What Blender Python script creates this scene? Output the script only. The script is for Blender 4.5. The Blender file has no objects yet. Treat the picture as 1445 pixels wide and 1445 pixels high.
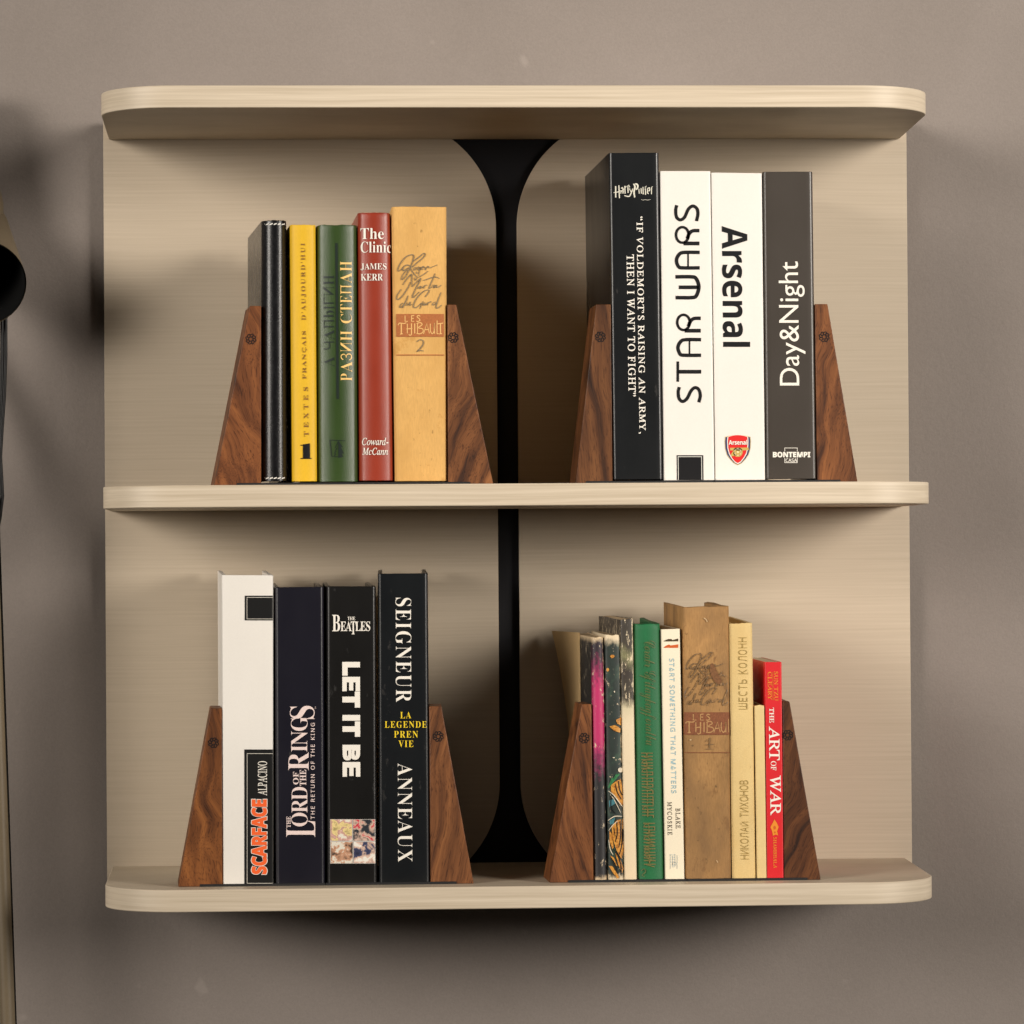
import bpy, bmesh, math, random
import numpy as np
from mathutils import Vector, Matrix, noise

random.seed(7)
sc = bpy.context.scene
U = 0.0005                     # one building unit = half a millimetre

# ------------------------------------------------------------------ camera
CX, CZ, CD = -250.838, -42.057, 4891.70
YAW, PIT, ROL, FOC = 0.04847, 0.01102, -0.00655, 4996.555
cy_, sy_, cp_, sp_ = math.cos(YAW), math.sin(YAW), math.cos(PIT), math.sin(PIT)
R0 = np.array([cy_, -sy_, 0.0])
F0 = np.array([sy_ * cp_, cy_ * cp_, sp_])
U0 = np.array([-sy_ * sp_, -cy_ * sp_, cp_])
RX = math.cos(ROL) * R0 + math.sin(ROL) * U0
UX = math.cos(ROL) * U0 - math.sin(ROL) * R0
CAM = np.array([CX, -CD, CZ])
cam = bpy.data.cameras.new('camera')
cam.sensor_width = 36.0
cam.lens = 36.0 * FOC / 1445.0
cam.clip_start, cam.clip_end = 0.05, 50.0
camo = bpy.data.objects.new('camera', cam)
sc.collection.objects.link(camo)
camo.matrix_world = Matrix(((RX[0], UX[0], -F0[0], CX * U), (RX[1], UX[1], -F0[1], -CD * U),
                            (RX[2], UX[2], -F0[2], CZ * U), (0, 0, 0, 1)))
sc.camera = camo

# ------------------------------------------------------------------ world, lamps, exposure
world = bpy.data.worlds.new('World')
sc.world = world
world.use_nodes = True
bg = world.node_tree.nodes['Background']
bg.inputs[0].default_value = (1.0, 0.90, 0.78, 1)
bg.inputs[1].default_value = 0.025


def area(name, loc, target, size, sizey, power, col, spread):
    l = bpy.data.lights.new(name, 'AREA')
    l.shape = 'RECTANGLE'
    l.size, l.size_y = size * U, sizey * U
    l.energy, l.color = power, col
    l.spread = math.radians(spread)
    o = bpy.data.objects.new(name, l)
    sc.collection.objects.link(o)
    o.location = [c * U for c in loc]
    d = Vector([(t - c) for c, t in zip(loc, target)])
    o.rotation_euler = d.to_track_quat('-Z', 'Y').to_euler()
    return o


area('softbox_right', (4300, -3400, 1600), (620, 300, 660), 2800, 3200, 10.6, (1.0, 0.925, 0.84), 37)
area('softbox_left', (-4200, -3400, 1560), (160, 300, 290), 2900, 3000, 6.7, (1.0, 0.925, 0.84), 33)

sc.view_settings.view_transform = 'Standard'
sc.view_settings.look = 'None'
sc.view_settings.exposure = 0.0
sc.view_settings.gamma = 1.0
sc.view_settings.use_curve_mapping = False
sc.render.engine = 'CYCLES'
sc.cycles.max_bounces = 8


# ------------------------------------------------------------------ helpers: pixels of the photograph to points
def at(px, py, Y):
    d = F0 + RX * ((px - 722.5) / FOC) + UX * (-(py - 722.5) / FOC)
    return CAM + d * ((Y - CAM[1]) / d[1])


def link(o):
    sc.collection.objects.link(o)
    return o


def thing(name, label, cat, loc, group=None):
    o = link(bpy.data.objects.new(name, None))
    o.empty_display_size = 0.01
    o.location = [c * U for c in loc]
    o['label'], o['category'] = label, cat
    if group:
        o['group'] = group
    o['_org'] = [float(c) for c in loc]
    return o


def mesh(name, verts, faces, mat, parent=None, org=None, smooth=40, bevel=0, seg=2):
    """verts in building units (world); org = base of the thing they belong to"""
    if org is None:
        org = (0, 0, 0)
    me = bpy.data.meshes.new(name)
    me.from_pydata([((v[0] - org[0]) * U, (v[1] - org[1]) * U, (v[2] - org[2]) * U) for v in verts], [], faces)
    bm = bmesh.new()
    bm.from_mesh(me)
    bmesh.ops.recalc_face_normals(bm, faces=bm.faces)
    bm.to_mesh(me)
    bm.free()
    if smooth:
        me.polygons.foreach_set('use_smooth', [True] * len(me.polygons))
        me.set_sharp_from_angle(angle=math.radians(smooth))
    me.materials.append(mat)
    o = link(bpy.data.objects.new(name, me))
    if parent:
        o.parent = parent
    if bevel:
        b = o.modifiers.new('bevel', 'BEVEL')
        b.width, b.segments, b.limit_method, b.angle_limit = bevel * U, seg, 'ANGLE', math.radians(50)
        b.harden_normals = False
    return o


# ------------------------------------------------------------------ materials
def new_mat(name):
    m = bpy.data.materials.new(name)
    m.use_nodes = True
    nt = m.node_tree
    return m, nt, nt.nodes['Principled BSDF']


def N(nt, typ, **kw):
    n = nt.nodes.new(typ)
    for k, v in kw.items():
        if k.startswith('i_'):
            n.inputs[k[2:].replace('_', ' ')].default_value = v
        else:
            setattr(n, k, v)
    return n


def coords(nt, scale, rot=(0, 0, 0), loc=(0, 0, 0)):
    tc = N(nt, 'ShaderNodeTexCoord')
    mp = N(nt, 'ShaderNodeMapping')
    mp.inputs['Scale'].default_value = scale
    mp.inputs['Rotation'].default_value = rot
    mp.inputs['Location'].default_value = loc
    nt.links.new(tc.outputs['Object'], mp.inputs[0])
    return mp.outputs[0]


def ntex(nt, vec, scale=1.0, detail=4, rough=0.55, dist=0.0):
    n = N(nt, 'ShaderNodeTexNoise')
    n.inputs['Scale'].default_value = scale
    n.inputs['Detail'].default_value = detail
    n.inputs['Roughness'].default_value = rough
    n.inputs['Distortion'].default_value = dist
    nt.links.new(vec, n.inputs['Vector'])
    return n.outputs['Fac']


def ramp(nt, fac, stops):
    r = N(nt, 'ShaderNodeValToRGB')
    while len(r.color_ramp.elements) < len(stops):
        r.color_ramp.elements.new(0.5)
    for e, (p, c) in zip(r.color_ramp.elements, stops):
        e.position = p
        e.color = tuple(c) + (1,) if len(c) == 3 else c
    nt.links.new(fac, r.inputs[0])
    return r.outputs[0]


def mix(nt, fac, a, b, mode='MIX'):
    n = N(nt, 'ShaderNodeMix', data_type='RGBA', blend_type=mode)
    for sock, v in ((n.inputs['Factor'], fac), (n.inputs[6], a), (n.inputs[7], b)):
        if hasattr(v, 'is_output'):
            nt.links.new(v, sock)
        else:
            sock.default_value = v if isinstance(v, (int, float)) else tuple(v) + (1,)
    return n.outputs[2]


def bump(nt, b, height, strength, dist=0.0004):
    n = N(nt, 'ShaderNodeBump')
    n.inputs['Strength'].default_value = strength
    n.inputs['Distance'].default_value = dist
    nt.links.new(height, n.inputs['Height'])
    nt.links.new(n.outputs[0], b.inputs['Normal'])


def k(c, f):
    return tuple(min(1, x * f) for x in c)


def ink(name, col, rough=0.5, var=0.0, metal=0.0):
    m, nt, b = new_mat(name)
    b.inputs['Roughness'].default_value = rough
    b.inputs['Metallic'].default_value = metal
    b.inputs['Specular IOR Level'].default_value = 0.25 if max(col) < 0.05 else 0.4
    if var:
        f = ntex(nt, coords(nt, (900, 900, 900)), 1, 3)
        nt.links.new(ramp(nt, f, [(0.3, k(col, 1 - var)), (0.7, k(col, 1 + var))]), b.inputs['Base Color'])
    else:
        b.inputs['Base Color'].default_value = tuple(col) + (1,)
    return m


def cover_mat(name, col, rough=0.5, var=0.08, scale=60, grain=0.15, gscale=1500, spec=0.5, stretch=(1, 1, 1),
              wear=None, wearcol=(0.6, 0.5, 0.35), wearthr=0.62, coat=0.0, stain=None):
    m, nt, b = new_mat(name)
    f = ntex(nt, coords(nt, (scale, scale, scale * 0.5), loc=(random.random() * 9,) * 3), 1, 6, 0.6)
    c = ramp(nt, f, [(0.25, k(col, 1 - var)), (0.75, k(col, 1 + var))])
    g = ntex(nt, coords(nt, tuple(gscale * s for s in stretch)), 1, 3, 0.6)
    c = mix(nt, 1.0, c, ramp(nt, g, [(0.3, (1 - grain * 0.6,) * 3), (0.7, (1, 1, 1))]), 'MULTIPLY')
    if wear:
        w = ntex(nt, coords(nt, wear, loc=(random.random() * 9,) * 3), 1, 8, 0.7)
        c = mix(nt, ramp(nt, w, [(wearthr, (0, 0, 0)), (wearthr + 0.05, (1, 1, 1))]), c, wearcol)
    if stain:
        w = ntex(nt, coords(nt, (26, 26, 13), loc=(random.random() * 9,) * 3), 1, 7, 0.62)
        c = mix(nt, ramp(nt, w, [(0.46, (0, 0, 0)), (0.66, (0.75,) * 3)]), c, stain)
        w = ntex(nt, coords(nt, (260, 260, 200), loc=(random.random() * 9,) * 3), 1, 3, 0.5)
        c = mix(nt, ramp(nt, w, [(0.68, (0, 0, 0)), (0.74, (0.8,) * 3)]), c, k(stain, 0.6))
    nt.links.new(c, b.inputs['Base Color'])
    r = N(nt, 'ShaderNodeMapRange')
    r.inputs['To Min'].default_value = max(0.05, rough - 0.08)
    r.inputs['To Max'].default_value = min(1, rough + 0.08)
    nt.links.new(f, r.inputs['Value'])
    nt.links.new(r.outputs[0], b.inputs['Roughness'])
    b.inputs['Specular IOR Level'].default_value = spec
    b.inputs['Coat Weight'].default_value = coat
    b.inputs['Coat Roughness'].default_value = 0.25
    bump(nt, b, g, grain * 1.3, 0.0003)
    return m


def pale_wood(name, lo, hi, sx, sz, contrast, broad=0.12):
    m, nt, b = new_mat(name)
    v = coords(nt, (1, 1, 1))
    warp = N(nt, 'ShaderNodeTexNoise')
    warp.inputs['Scale'].default_value = 7.0
    warp.inputs['Detail'].default_value = 2.0
    nt.links.new(v, warp.inputs['Vector'])
    va = N(nt, 'ShaderNodeVectorMath', operation='MULTIPLY_ADD')
    nt.links.new(warp.outputs['Color'], va.inputs[0])
    va.inputs[1].default_value = (0.0, 0.0, 0.004)
    nt.links.new(v, va.inputs[2])
    mp = N(nt, 'ShaderNodeMapping')
    mp.inputs['Scale'].default_value = (sx, sx * 2, sz)
    nt.links.new(va.outputs[0], mp.inputs[0])
    f = ntex(nt, mp.outputs[0], 1, 5, 0.62)
    mid = tuple((a + c) / 2 for a, c in zip(lo, hi))
    col = ramp(nt, f, [(0.5 - 0.5 / contrast, lo), (0.5, mid), (0.5 + 0.5 / contrast, hi)])
    f2 = ntex(nt, coords(nt, (3, 6, 40)), 1, 4, 0.5)
    col = mix(nt, 1.0, col, ramp(nt, f2, [(0.3, (1 - broad, 1 - broad * 1.1, 1 - broad * 1.3)), (0.7, (1, 1, 1))]), 'MULTIPLY')
    nt.links.new(col, b.inputs['Base Color'])
    b.inputs['Roughness'].default_value = 0.5
    b.inputs['Specular IOR Level'].default_value = 0.35
    bump(nt, b, f, 0.15, 0.0003)
    return m


def walnut(name, seed, tilt=0.0, dark=1.0, rings=1.0, tint=(1, 1, 1)):
    m, nt, b = new_mat(name)
    rs = random.Random(seed)
    off = (rs.random() * 5, rs.random() * 5, rs.random() * 5)
    v = coords(nt, (1, 1, 1), rot=(0, tilt, 0), loc=off)
    warp = N(nt, 'ShaderNodeTexNoise')
    warp.inputs['Scale'].default_value = 14.0
    warp.inputs['Detail'].default_value = 2.0
    nt.links.new(v, warp.inputs['Vector'])
    va = N(nt, 'ShaderNodeVectorMath', operation='MULTIPLY_ADD')
    nt.links.new(warp.outputs['Color'], va.inputs[0])
    va.inputs[1].default_value = (0.05 * rings, 0.05 * rings, 0.03)
    nt.links.new(v, va.inputs[2])
    mp = N(nt, 'ShaderNodeMapping')
    mp.inputs['Scale'].default_value = (150, 60, 9)
    nt.links.new(va.outputs[0], mp.inputs[0])
    f = ntex(nt, mp.outputs[0], 1, 3, 0.5, 0.6)
    T = lambda c: tuple(x * dark * 1.1 * t for x, t in zip(c, tint))
    col = ramp(nt, f, [(0.27, T((0.030, 0.0115, 0.006))), (0.40, T((0.088, 0.032, 0.011))),
                       (0.55, T((0.140, 0.053, 0.018))), (0.74, T((0.205, 0.082, 0.027)))])
    mp2 = N(nt, 'ShaderNodeMapping')
    mp2.inputs['Scale'].default_value = (1500, 1500, 70)
    nt.links.new(va.outputs[0], mp2.inputs[0])
    f2 = ntex(nt, mp2.outputs[0], 1, 3, 0.6)
    col = mix(nt, 1.0, col, ramp(nt, f2, [(0.34, (0.45, 0.40, 0.37)), (0.48, (1, 1, 1))]), 'MULTIPLY')
    nt.links.new(col, b.inputs['Base Color'])
    b.inputs['Roughness'].default_value = 0.5
    b.inputs['Specular IOR Level'].default_value = 0.3
    bump(nt, b, f2, 0.2, 0.0002)
    return m


def page_mat(name, col):
    m, nt, b = new_mat(name)
    f = ntex(nt, coords(nt, (2500, 4, 4)), 1, 2, 0.6)
    nt.links.new(ramp(nt, f, [(0.3, k(col, 0.72)), (0.65, col)]), b.inputs['Base Color'])
    b.inputs['Roughness'].default_value = 0.85
    return m


M = {}
M['shelf'] = pale_wood('pale_oak_boards', (0.475, 0.396, 0.29), (0.63, 0.542, 0.42), 7, 520, 2.6, 0.05)
M['panel'] = pale_wood('pale_oak_panel', (0.482, 0.402, 0.300), (0.555, 0.470, 0.362), 8, 620, 2.3, 0.02)
M['black'] = cover_mat('black_lacquer_board', (0.006, 0.006, 0.008), 0.6, 0.1, 20, 0.05, spec=0.25)
M['steel'] = cover_mat('black_steel', (0.012, 0.012, 0.013), 0.45, 0.1, 40, 0.05)
M['page'] = page_mat('book_pages', (0.62, 0.52, 0.38))
M['oldpage'] = page_mat('aged_book_pages', (0.50, 0.36, 0.20))

# wall: painted plaster, faint trowel mottling
m, nt, b = new_mat('taupe_plaster')
f = ntex(nt, coords(nt, (5, 5, 5)), 1, 7, 0.6, 0.4)
c = ramp(nt, f, [(0.25, (0.210, 0.181, 0.160)), (0.75, (0.256, 0.222, 0.199))])
g = ntex(nt, coords(nt, (700, 700, 700)), 1, 3, 0.65)
c = mix(nt, 1.0, c, ramp(nt, g, [(0.3, (0.90, 0.90, 0.90)), (0.7, (1, 1, 1))]), 'MULTIPLY')
sp = ntex(nt, coords(nt, (45, 45, 45)), 1, 2, 0.4)
c = mix(nt, ramp(nt, sp, [(0.72, (0, 0, 0)), (0.78, (0.35, 0.35, 0.35))]), c, (0.33, 0.29, 0.26))
nt.links.new(c, b.inputs['Base Color'])
b.inputs['Roughness'].default_value = 0.8
b.inputs['Specular IOR Level'].default_value = 0.25
rl = ntex(nt, coords(nt, (260, 260, 260)), 1, 4, 0.6)
ad = N(nt, 'ShaderNodeMath', operation='MULTIPLY_ADD')
nt.links.new(rl, ad.inputs[0])
ad.inputs[1].default_value = 2.2
nt.links.new(g, ad.inputs[2])
bump(nt, b, ad.outputs[0], 0.32, 0.0004)
M['wall'] = m

# ------------------------------------------------------------------ wall
WALL_Y = 404.0


def box(x0, x1, y0, y1, z0, z1):
    v = [(x, y, z) for x in (x0, x1) for y in (y0, y1) for z in (z0, z1)]
    return v, [(0, 1, 3, 2), (4, 6, 7, 5), (0, 4, 5, 1), (2, 3, 7, 6), (0, 2, 6, 4), (1, 5, 7, 3)]


wv, wf = box(-3200, 3200, WALL_Y, WALL_Y + 160, -2400, 2200)
w = mesh('wall', wv, wf, M['wall'], smooth=0)
w['kind'] = 'structure'

# ------------------------------------------------------------------ wall shelf
ZT, ZM, ZB, TH = 572.34, 20.73, -536.0, 30.67
HW, HB, SD, RC = 583.0, 590.5, 380.0, 105.0
shelf = thing('wall_shelf', 'pale oak wall shelf with three round cornered boards and a black hourglass inlay', 'shelf',
              (0, SD, ZB))
S_ORG = (0, SD, ZB)


def board(z):
    out = [(-HB, SD)]
    for i in range(21):
        a = math.pi + (math.pi / 2) * i / 20
        out.append((-HW + RC + RC * math.cos(a), RC + RC * math.sin(a)))
    for i in range(21):
        a = 1.5 * math.pi + (math.pi / 2) * i / 20
        out.append((HW - RC + RC * math.cos(a), RC + RC * math.sin(a)))
    out.append((HB, SD))
    n = len(out)
    v = [(x, y, z) for x, y in out] + [(x, y, z + TH) for x, y in out]
    fs = [tuple(range(n)), tuple(range(n, 2 * n))] + [(i, (i + 1) % n, n + (i + 1) % n, n + i) for i in range(n)]
    mesh('shelf_board', v, fs, M['shelf'], shelf, S_ORG, smooth=30, bevel=1.3)


for z in (ZT, ZM, ZB):
    board(z)

PT = 12.0


def panel(side):
    top, bot = ZT + TH - 1, ZB + 1
    xo = -598.9 if side < 0 else 601.1
    zi1, zi0 = at(717, 320, SD)[2], at(717, 1104, SD)[2]
    xi = at(702.5 if side < 0 else 732, 700, SD)[0]
    R = 163.0 * 0.978 * 1.03
    pts = [(xo, bot), (xo, top)]
    arc = []
    for i in range(41):
        a = (math.pi / 2) * i / 40
        dx, dz = R - R * math.cos(a), R * math.sin(a)
        if zi1 + dz <= top:
            arc.append((xi + side * dx, zi1 + dz))
    aL = arc[-1][0]
    pts.append((aL, top))
    pts += arc[::-1]
    arc2 = []
    for i in range(41):
        a = (math.pi / 2) * i / 40
        dx, dz = R - R * math.cos(a), R * math.sin(a)
        if zi0 - dz >= bot:
            arc2.append((xi + side * dx, zi0 - dz))
    pts += arc2
    pts.append((arc2[-1][0], bot))
    n = len(pts)
    v = [(x, SD, z) for x, z in pts] + [(x, SD + PT, z) for x, z in pts]
    fs = [tuple(range(n)), tuple(range(n, 2 * n))] + [(i, (i + 1) % n, n + (i + 1) % n, n + i) for i in range(n)]
    mesh('back_panel', v, fs, M['panel'], shelf, S_ORG, smooth=30, bevel=1.2)


panel(-1)
panel(1)
v, fs = box(-590, 592, SD + PT + 0.5, WALL_Y - 0.5, ZB + 2, ZT + TH - 2)
mesh('backing_board', v, fs, M['black'], shelf, S_ORG, smooth=0)


# ------------------------------------------------------------------ lettering and marks (flat prints on the spines)
def uc(s, up, lo):
    o = ''
    for ch in s:
        if 'A' <= ch <= 'Z':
            o += chr(up + ord(ch) - 65)
        elif 'a' <= ch <= 'z':
            o += chr(lo + ord(ch) - 97)
        else:
            o += ch
    return o


def serif(s): return uc(s, 0x1D400, 0x1D41A)
def ital(s): return uc(s, 0x1D434, 0x1D44E)
def reg(s, **kw): return dict(body=ital(s), shear=-0.27, **kw)
def script(s): return uc(s, 0x1D4D0, 0x1D4EA)
def sans(s): return uc(s, 0x1D5A0, 0x1D5BA)
def sansb(s): return uc(s, 0x1D5D4, 0x1D5EE)


_tc = bpy.data.curves.new('type', 'FONT')
_to = link(bpy.data.objects.new('type', _tc))
_tc.resolution_u, _tc.fill_mode = 5, 'FRONT'


def text2d(body, offset=0.0, spacing=1.0, shear=0.0):
    _tc.body, _tc.offset, _tc.space_character, _tc.shear = body, offset, spacing, shear
    me = bpy.data.meshes.new_from_object(_to)
    v = np.array([(p.co.x, p.co.y) for p in me.vertices])
    f = [tuple(p.vertices) for p in me.polygons]
    bpy.data.meshes.remove(me)
    mn, mx = v.min(0), v.max(0)
    return (v - mn) / (mx - mn), f


def T(body, box_, rot=0, **kw):
    """text filling the pixel box (x0,y0,x1,y1); rot 0 upright, 1 reads upwards, -1 reads downwards"""
    v, f = text2d(body, **kw)
    x0, y0, x1, y1 = box_
    out = []
    for a, b_ in v:
        if rot == 0:
            out.append((x0 + a * (x1 - x0), y1 - b_ * (y1 - y0)))
        elif rot == 1:
            out.append((x1 - b_ * (x1 - x0), y1 - a * (y1 - y0)))
        else:
            out.append((x0 + b_ * (x1 - x0), y0 + a * (y1 - y0)))
    return out, f


def rect(x0, y0, x1, y1):
    return [(x0, y0), (x1, y0), (x1, y1), (x0, y1)], [(0, 1, 2, 3)]


def poly(*p):
    return list(p), [tuple(range(len(p)))]


def frame(x0, y0, x1, y1, w_):
    return join(rect(x0, y0, x1, y0 + w_), rect(x0, y1 - w_, x1, y1), rect(x0, y0 + w_, x0 + w_, y1 - w_),
                rect(x1 - w_, y0 + w_, x1, y1 - w_))


def join(*ps):
    V, Fc = [], []
    for v, f in ps:
        n = len(V)
        V += list(v)
        Fc += [tuple(i + n for i in q) for q in f]
    return V, Fc


def smooth_line(p, n=6):
    if len(p) < 3:
        return p
    o = []
    q = [p[0]] + list(p) + [p[-1]]
    for i in range(1, len(q) - 2):
        for s in range(n):
            t = s / n
            o.append(tuple(0.5 * ((2 * q[i][j]) + (-q[i - 1][j] + q[i + 1][j]) * t +
                                  (2 * q[i - 1][j] - 5 * q[i][j] + 4 * q[i + 1][j] - q[i + 2][j]) * t * t +
                                  (-q[i - 1][j] + 3 * q[i][j] - 3 * q[i + 1][j] + q[i + 2][j]) * t ** 3) for j in (0, 1)))
    o.append(tuple(p[-1]))
    return o


def stroke(p, w_, curve=True, taper=0.0, closed=False):
    if closed:
        p = list(p) + [p[0]]
    q = smooth_line(p) if curve else list(p)
    V, Fc = [], []
    n = len(q)
    for i in range(n):
        a, c = q[max(0, i - 1)], q[min(n - 1, i + 1)]
        dx, dy = c[0] - a[0], c[1] - a[1]
        L = math.hypot(dx, dy) or 1
        t = i / (n - 1)
        ww = w_ / 2 * (1 - taper * abs(2 * t - 1) ** 2)
        V += [(q[i][0] - dy / L * ww, q[i][1] + dx / L * ww), (q[i][0] + dy / L * ww, q[i][1] - dx / L * ww)]
        if i:
            Fc.append((2 * i - 2, 2 * i - 1, 2 * i + 1, 2 * i))
    return V, Fc


def disc(cx, cy, rx, ry, n=24):
    return poly(*[(cx + rx * math.cos(2 * math.pi * i / n), cy + ry * math.sin(2 * math.pi * i / n)) for i in range(n)])


def ring(cx, cy, rx, ry, w_, n=24, a0=0, a1=360):
    pts = [(cx + rx * math.cos(math.radians(a0 + (a1 - a0) * i / n)), cy + ry * math.sin(math.radians(a0 + (a1 - a0) * i / n)))
           for i in range(n + 1)]
    return stroke(pts, w_, curve=False)


# ------------------------------------------------------------------ books
class Book:
    pass


BOOK_GROUP = 'books standing on the shelves'


def book(name, label, tl, tr, br, bl, Y0, depth, cover, pages='page', r=4.0, bulge=0.0, th=6.0, shift=0.0, rise=0.0,
         recess=8.0, soft=False, worn=0.0, seed=0, gap=0.4):
    B = Book()
    P = {n: at(p[0], p[1], Y0) for n, p in zip(('tl', 'tr', 'br', 'bl'), (tl, tr, br, bl))}
    zb = (P['bl'][2] + P['br'][2]) / 2
    B.bx = ((P['bl'][0] + P['br'][0]) / 2, Y0 + depth / 2, zb)
    zt0, zt1 = P['tl'][2], P['tr'][2]
    lt, rt, lb_, rb = P['tl'][0], P['tr'][0], P['bl'][0], P['br'][0]
    zm = (zt0 + zt1) / 2
    wdt = ((rt - lt) + (rb - lb_)) / 2 - gap

    def L(z):
        t = (z - zb) / (zm - zb)
        return lb_ + (lt - lb_) * t + gap / 2

    def Rr(z):
        t = (z - zb) / (zm - zb)
        return rb + (rt - rb) * t - gap / 2

    rr = min(r, wdt * 0.3)

    def prof(t):
        s = t * wdt
        y = bulge * (2 * t - 1) ** 2
        d = min(s, wdt - s)
        if d < rr:
            y += rr - math.sqrt(max(0, rr * rr - (rr - d) ** 2))
        return y

    def pos(s, y, vz, grow=1.0):
        """s across (0..wdt), y depth behind the spine, vz height"""
        t = s / wdt
        x = L(vz) + (Rr(vz) - L(vz)) * t + shift * y / depth
        return x, Y0 + y

    # cover outline in plan
    tt = [0.0]
    for i in range(1, 7):
        tt.append(rr / wdt * (1 - math.cos(math.pi / 2 * i / 6)))
    nmid = 12
    tt += [rr / wdt + (1 - 2 * rr / wdt) * i / nmid for i in range(1, nmid)]
    tt += [1 - q for q in tt[6::-1]]
    ts = tt
    out = [(0.0, depth)] + [(0.0, depth * q) for q in (0.66, 0.33)]
    out += [(t * wdt, prof(t)) for t in ts]
    out += [(wdt, depth * q) for q in (0.33, 0.66)] + [(wdt, depth)]
    ni = len(out)
    inn = [(wdt - th, depth), (wdt - th, prof(1) + th + 1), (wdt / 2, prof(0.5) + th + 1), (th, prof(0) + th + 1), (th, depth)]
    pl = out + inn
    rows = [0, 0.01, 0.05, 0.15, 0.3, 0.5, 0.7, 0.85, 0.95, 0.975, 0.99, 1.0]
    V, Fc = [], []
    n = len(pl)
    rnd = random.Random(seed)
    so = rnd.random() * 100
    for ri, v in enumerate(rows):
        for j, (s, y) in enumerate(pl):
            z = zb + (zm - zb) * v
            tz = zt0 + (zt1 - zt0) * (s / wdt)
            z = zb + (tz - zb) * v + rise * (y / depth) * (v > 0.94) * (v - 0.94) / 0.06
            dy = 0
            if worn:
                if v in (1.0, 0.99):
                    z += worn * 2.2 * noise.noise((s * 0.16 + so, y * 0.02, 3.1)) * (1 if v == 1 else 0.5)
                    if y < 20 and v == 1.0:
                        dy += worn * 1.2
                if v in (0, 0.01) and y < 30:
                    z += worn * 0.9 * abs(noise.noise((s * 0.14 + so, y * 0.02, 9.1)))
                dy += worn * 0.5 * noise.noise((s * 0.02 + so, v * 6, 1.7))
            x, yy = pos(s, y, z)
            if worn:
                x += worn * 0.25 * noise.noise((so, v * 7, 5.5)) * (1 if s > 1 and s < wdt - 1 else 0)
            V.append((x, yy + dy, z))
    for ri in range(len(rows) - 1):
        for j in range(n):
            a, c = ri * n + j, ri * n + (j + 1) % n
            Fc.append((a, c, c + n, a + n))
    Fc += [tuple(range(n)), tuple((len(rows) - 1) * n + j for j in range(n))]
    B.root = thing(name, label, 'book', B.bx, BOOK_GROUP)
    B.cover = mesh('cover', V, Fc, cover, B.root, B.bx, smooth=38, bevel=0.7 if not soft else 0.3)
    # page block
    y0p, y1p = prof(0.5) + th + 3, depth - (recess if not soft else 0.8)
    zp0, zp1 = zb + (recess if not soft else 0.4), -(recess if not soft else 0.5)
    V = []
    for (s, y) in ((th + 0.3, y0p), (wdt - th - 0.3, y0p), (wdt - th - 0.3, y1p), (th + 0.3, y1p)):
        for top in (0, 1):
            z = zp0 if not top else (zt0 + (zt1 - zt0) * s / wdt + zp1 + rise * y / depth)
            x, yy = pos(s, y, z)
            V.append((x, yy, z))
    Fc = [(0, 2, 3, 1), (2, 4, 5, 3), (4, 6, 7, 5), (6, 0, 1, 7), (0, 6, 4, 2), (1, 3, 5, 7)]
    B.pages = mesh('pages', V, Fc, M[pages], B.root, B.bx, smooth=0)
    B.L, B.R, B.prof, B.Y0, B.zb, B.zm, B.wdt, B.bulge = L, Rr, prof, Y0, zb, zm, wdt, bulge
    B.lean = ((bl[0] + br[0]) - (tl[0] + tr[0])) / 2 / (bl[1] - tl[1])
    B.tlx = (tl, tr, br, bl)
    B.depth, B.shift, B.lift = depth, shift, 0.45 + worn * 0.75
    return B


def decal(B, name, pf, mat, layer=0, lean=None, yc=None):
    V, Fc = pf
    if lean is None:
        lean = B.lean
    ys = [p[1] for p in V]
    yc = (min(ys) + max(ys)) / 2 if yc is None else yc
    V = [(x + (y - yc) * lean, y) for x, y in V]
    me = bpy.data.meshes.new(name)
    me.from_pydata([(x, y, 0) for x, y in V], [], Fc)
    bm = bmesh.new()
    bm.from_mesh(me)
    xs = [p[0] for p in V]
    x0, x1 = B.tlx[0][0], B.tlx[1][0]
    nb = 14 if B.bulge > 0.5 else 1
    cuts = [x0 + (x1 - x0) * i / nb for i in range(1, nb)]
    cuts += [x0 + q for q in (1, 2, 3.5, 5.5, 8)] + [x1 - q for q in (8, 5.5, 3.5, 2, 1, 0)]
    for c in cuts:
        if min(xs) < c < max(xs):
            g = bm.verts[:] + bm.edges[:] + bm.faces[:]
            bmesh.ops.bisect_plane(bm, geom=g, plane_co=(c, 0, 0), plane_no=(1, 0, 0))
    org = B.bx
    for v in bm.verts:
        p = at(v.co.x, v.co.y, B.Y0)
        l, r_ = B.L(p[2]), B.R(p[2])
        t = min(1, max(0, (p[0] - l) / (r_ - l)))
        y = B.Y0 + B.prof(t) - B.lift - 0.22 * layer
        v.co = ((p[0] - org[0]) * U, (y - org[1]) * U, (p[2] - org[2]) * U)
    for f_ in bm.faces:
        f_.normal_update()
        if f_.normal.y > 0:
            f_.normal_flip()
    bm.to_mesh(me)
    bm.free()
    me.materials.append(mat)
    o = link(bpy.data.objects.new(name, me))
    o.parent = B.cover
    return o


WHITE = ink('white_print', (0.78, 0.74, 0.66), 0.5)
CREAMP = ink('cream_print', (0.78, 0.66, 0.47), 0.5, 0.1)
BLACKP = ink('black_print', (0.007, 0.007, 0.008), 0.45)
GOLDP = ink('gold_print', (0.78, 0.50, 0.16), 0.4, 0.15)
YELLOWP = ink('yellow_print', (0.80, 0.58, 0.02), 0.5)

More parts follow.
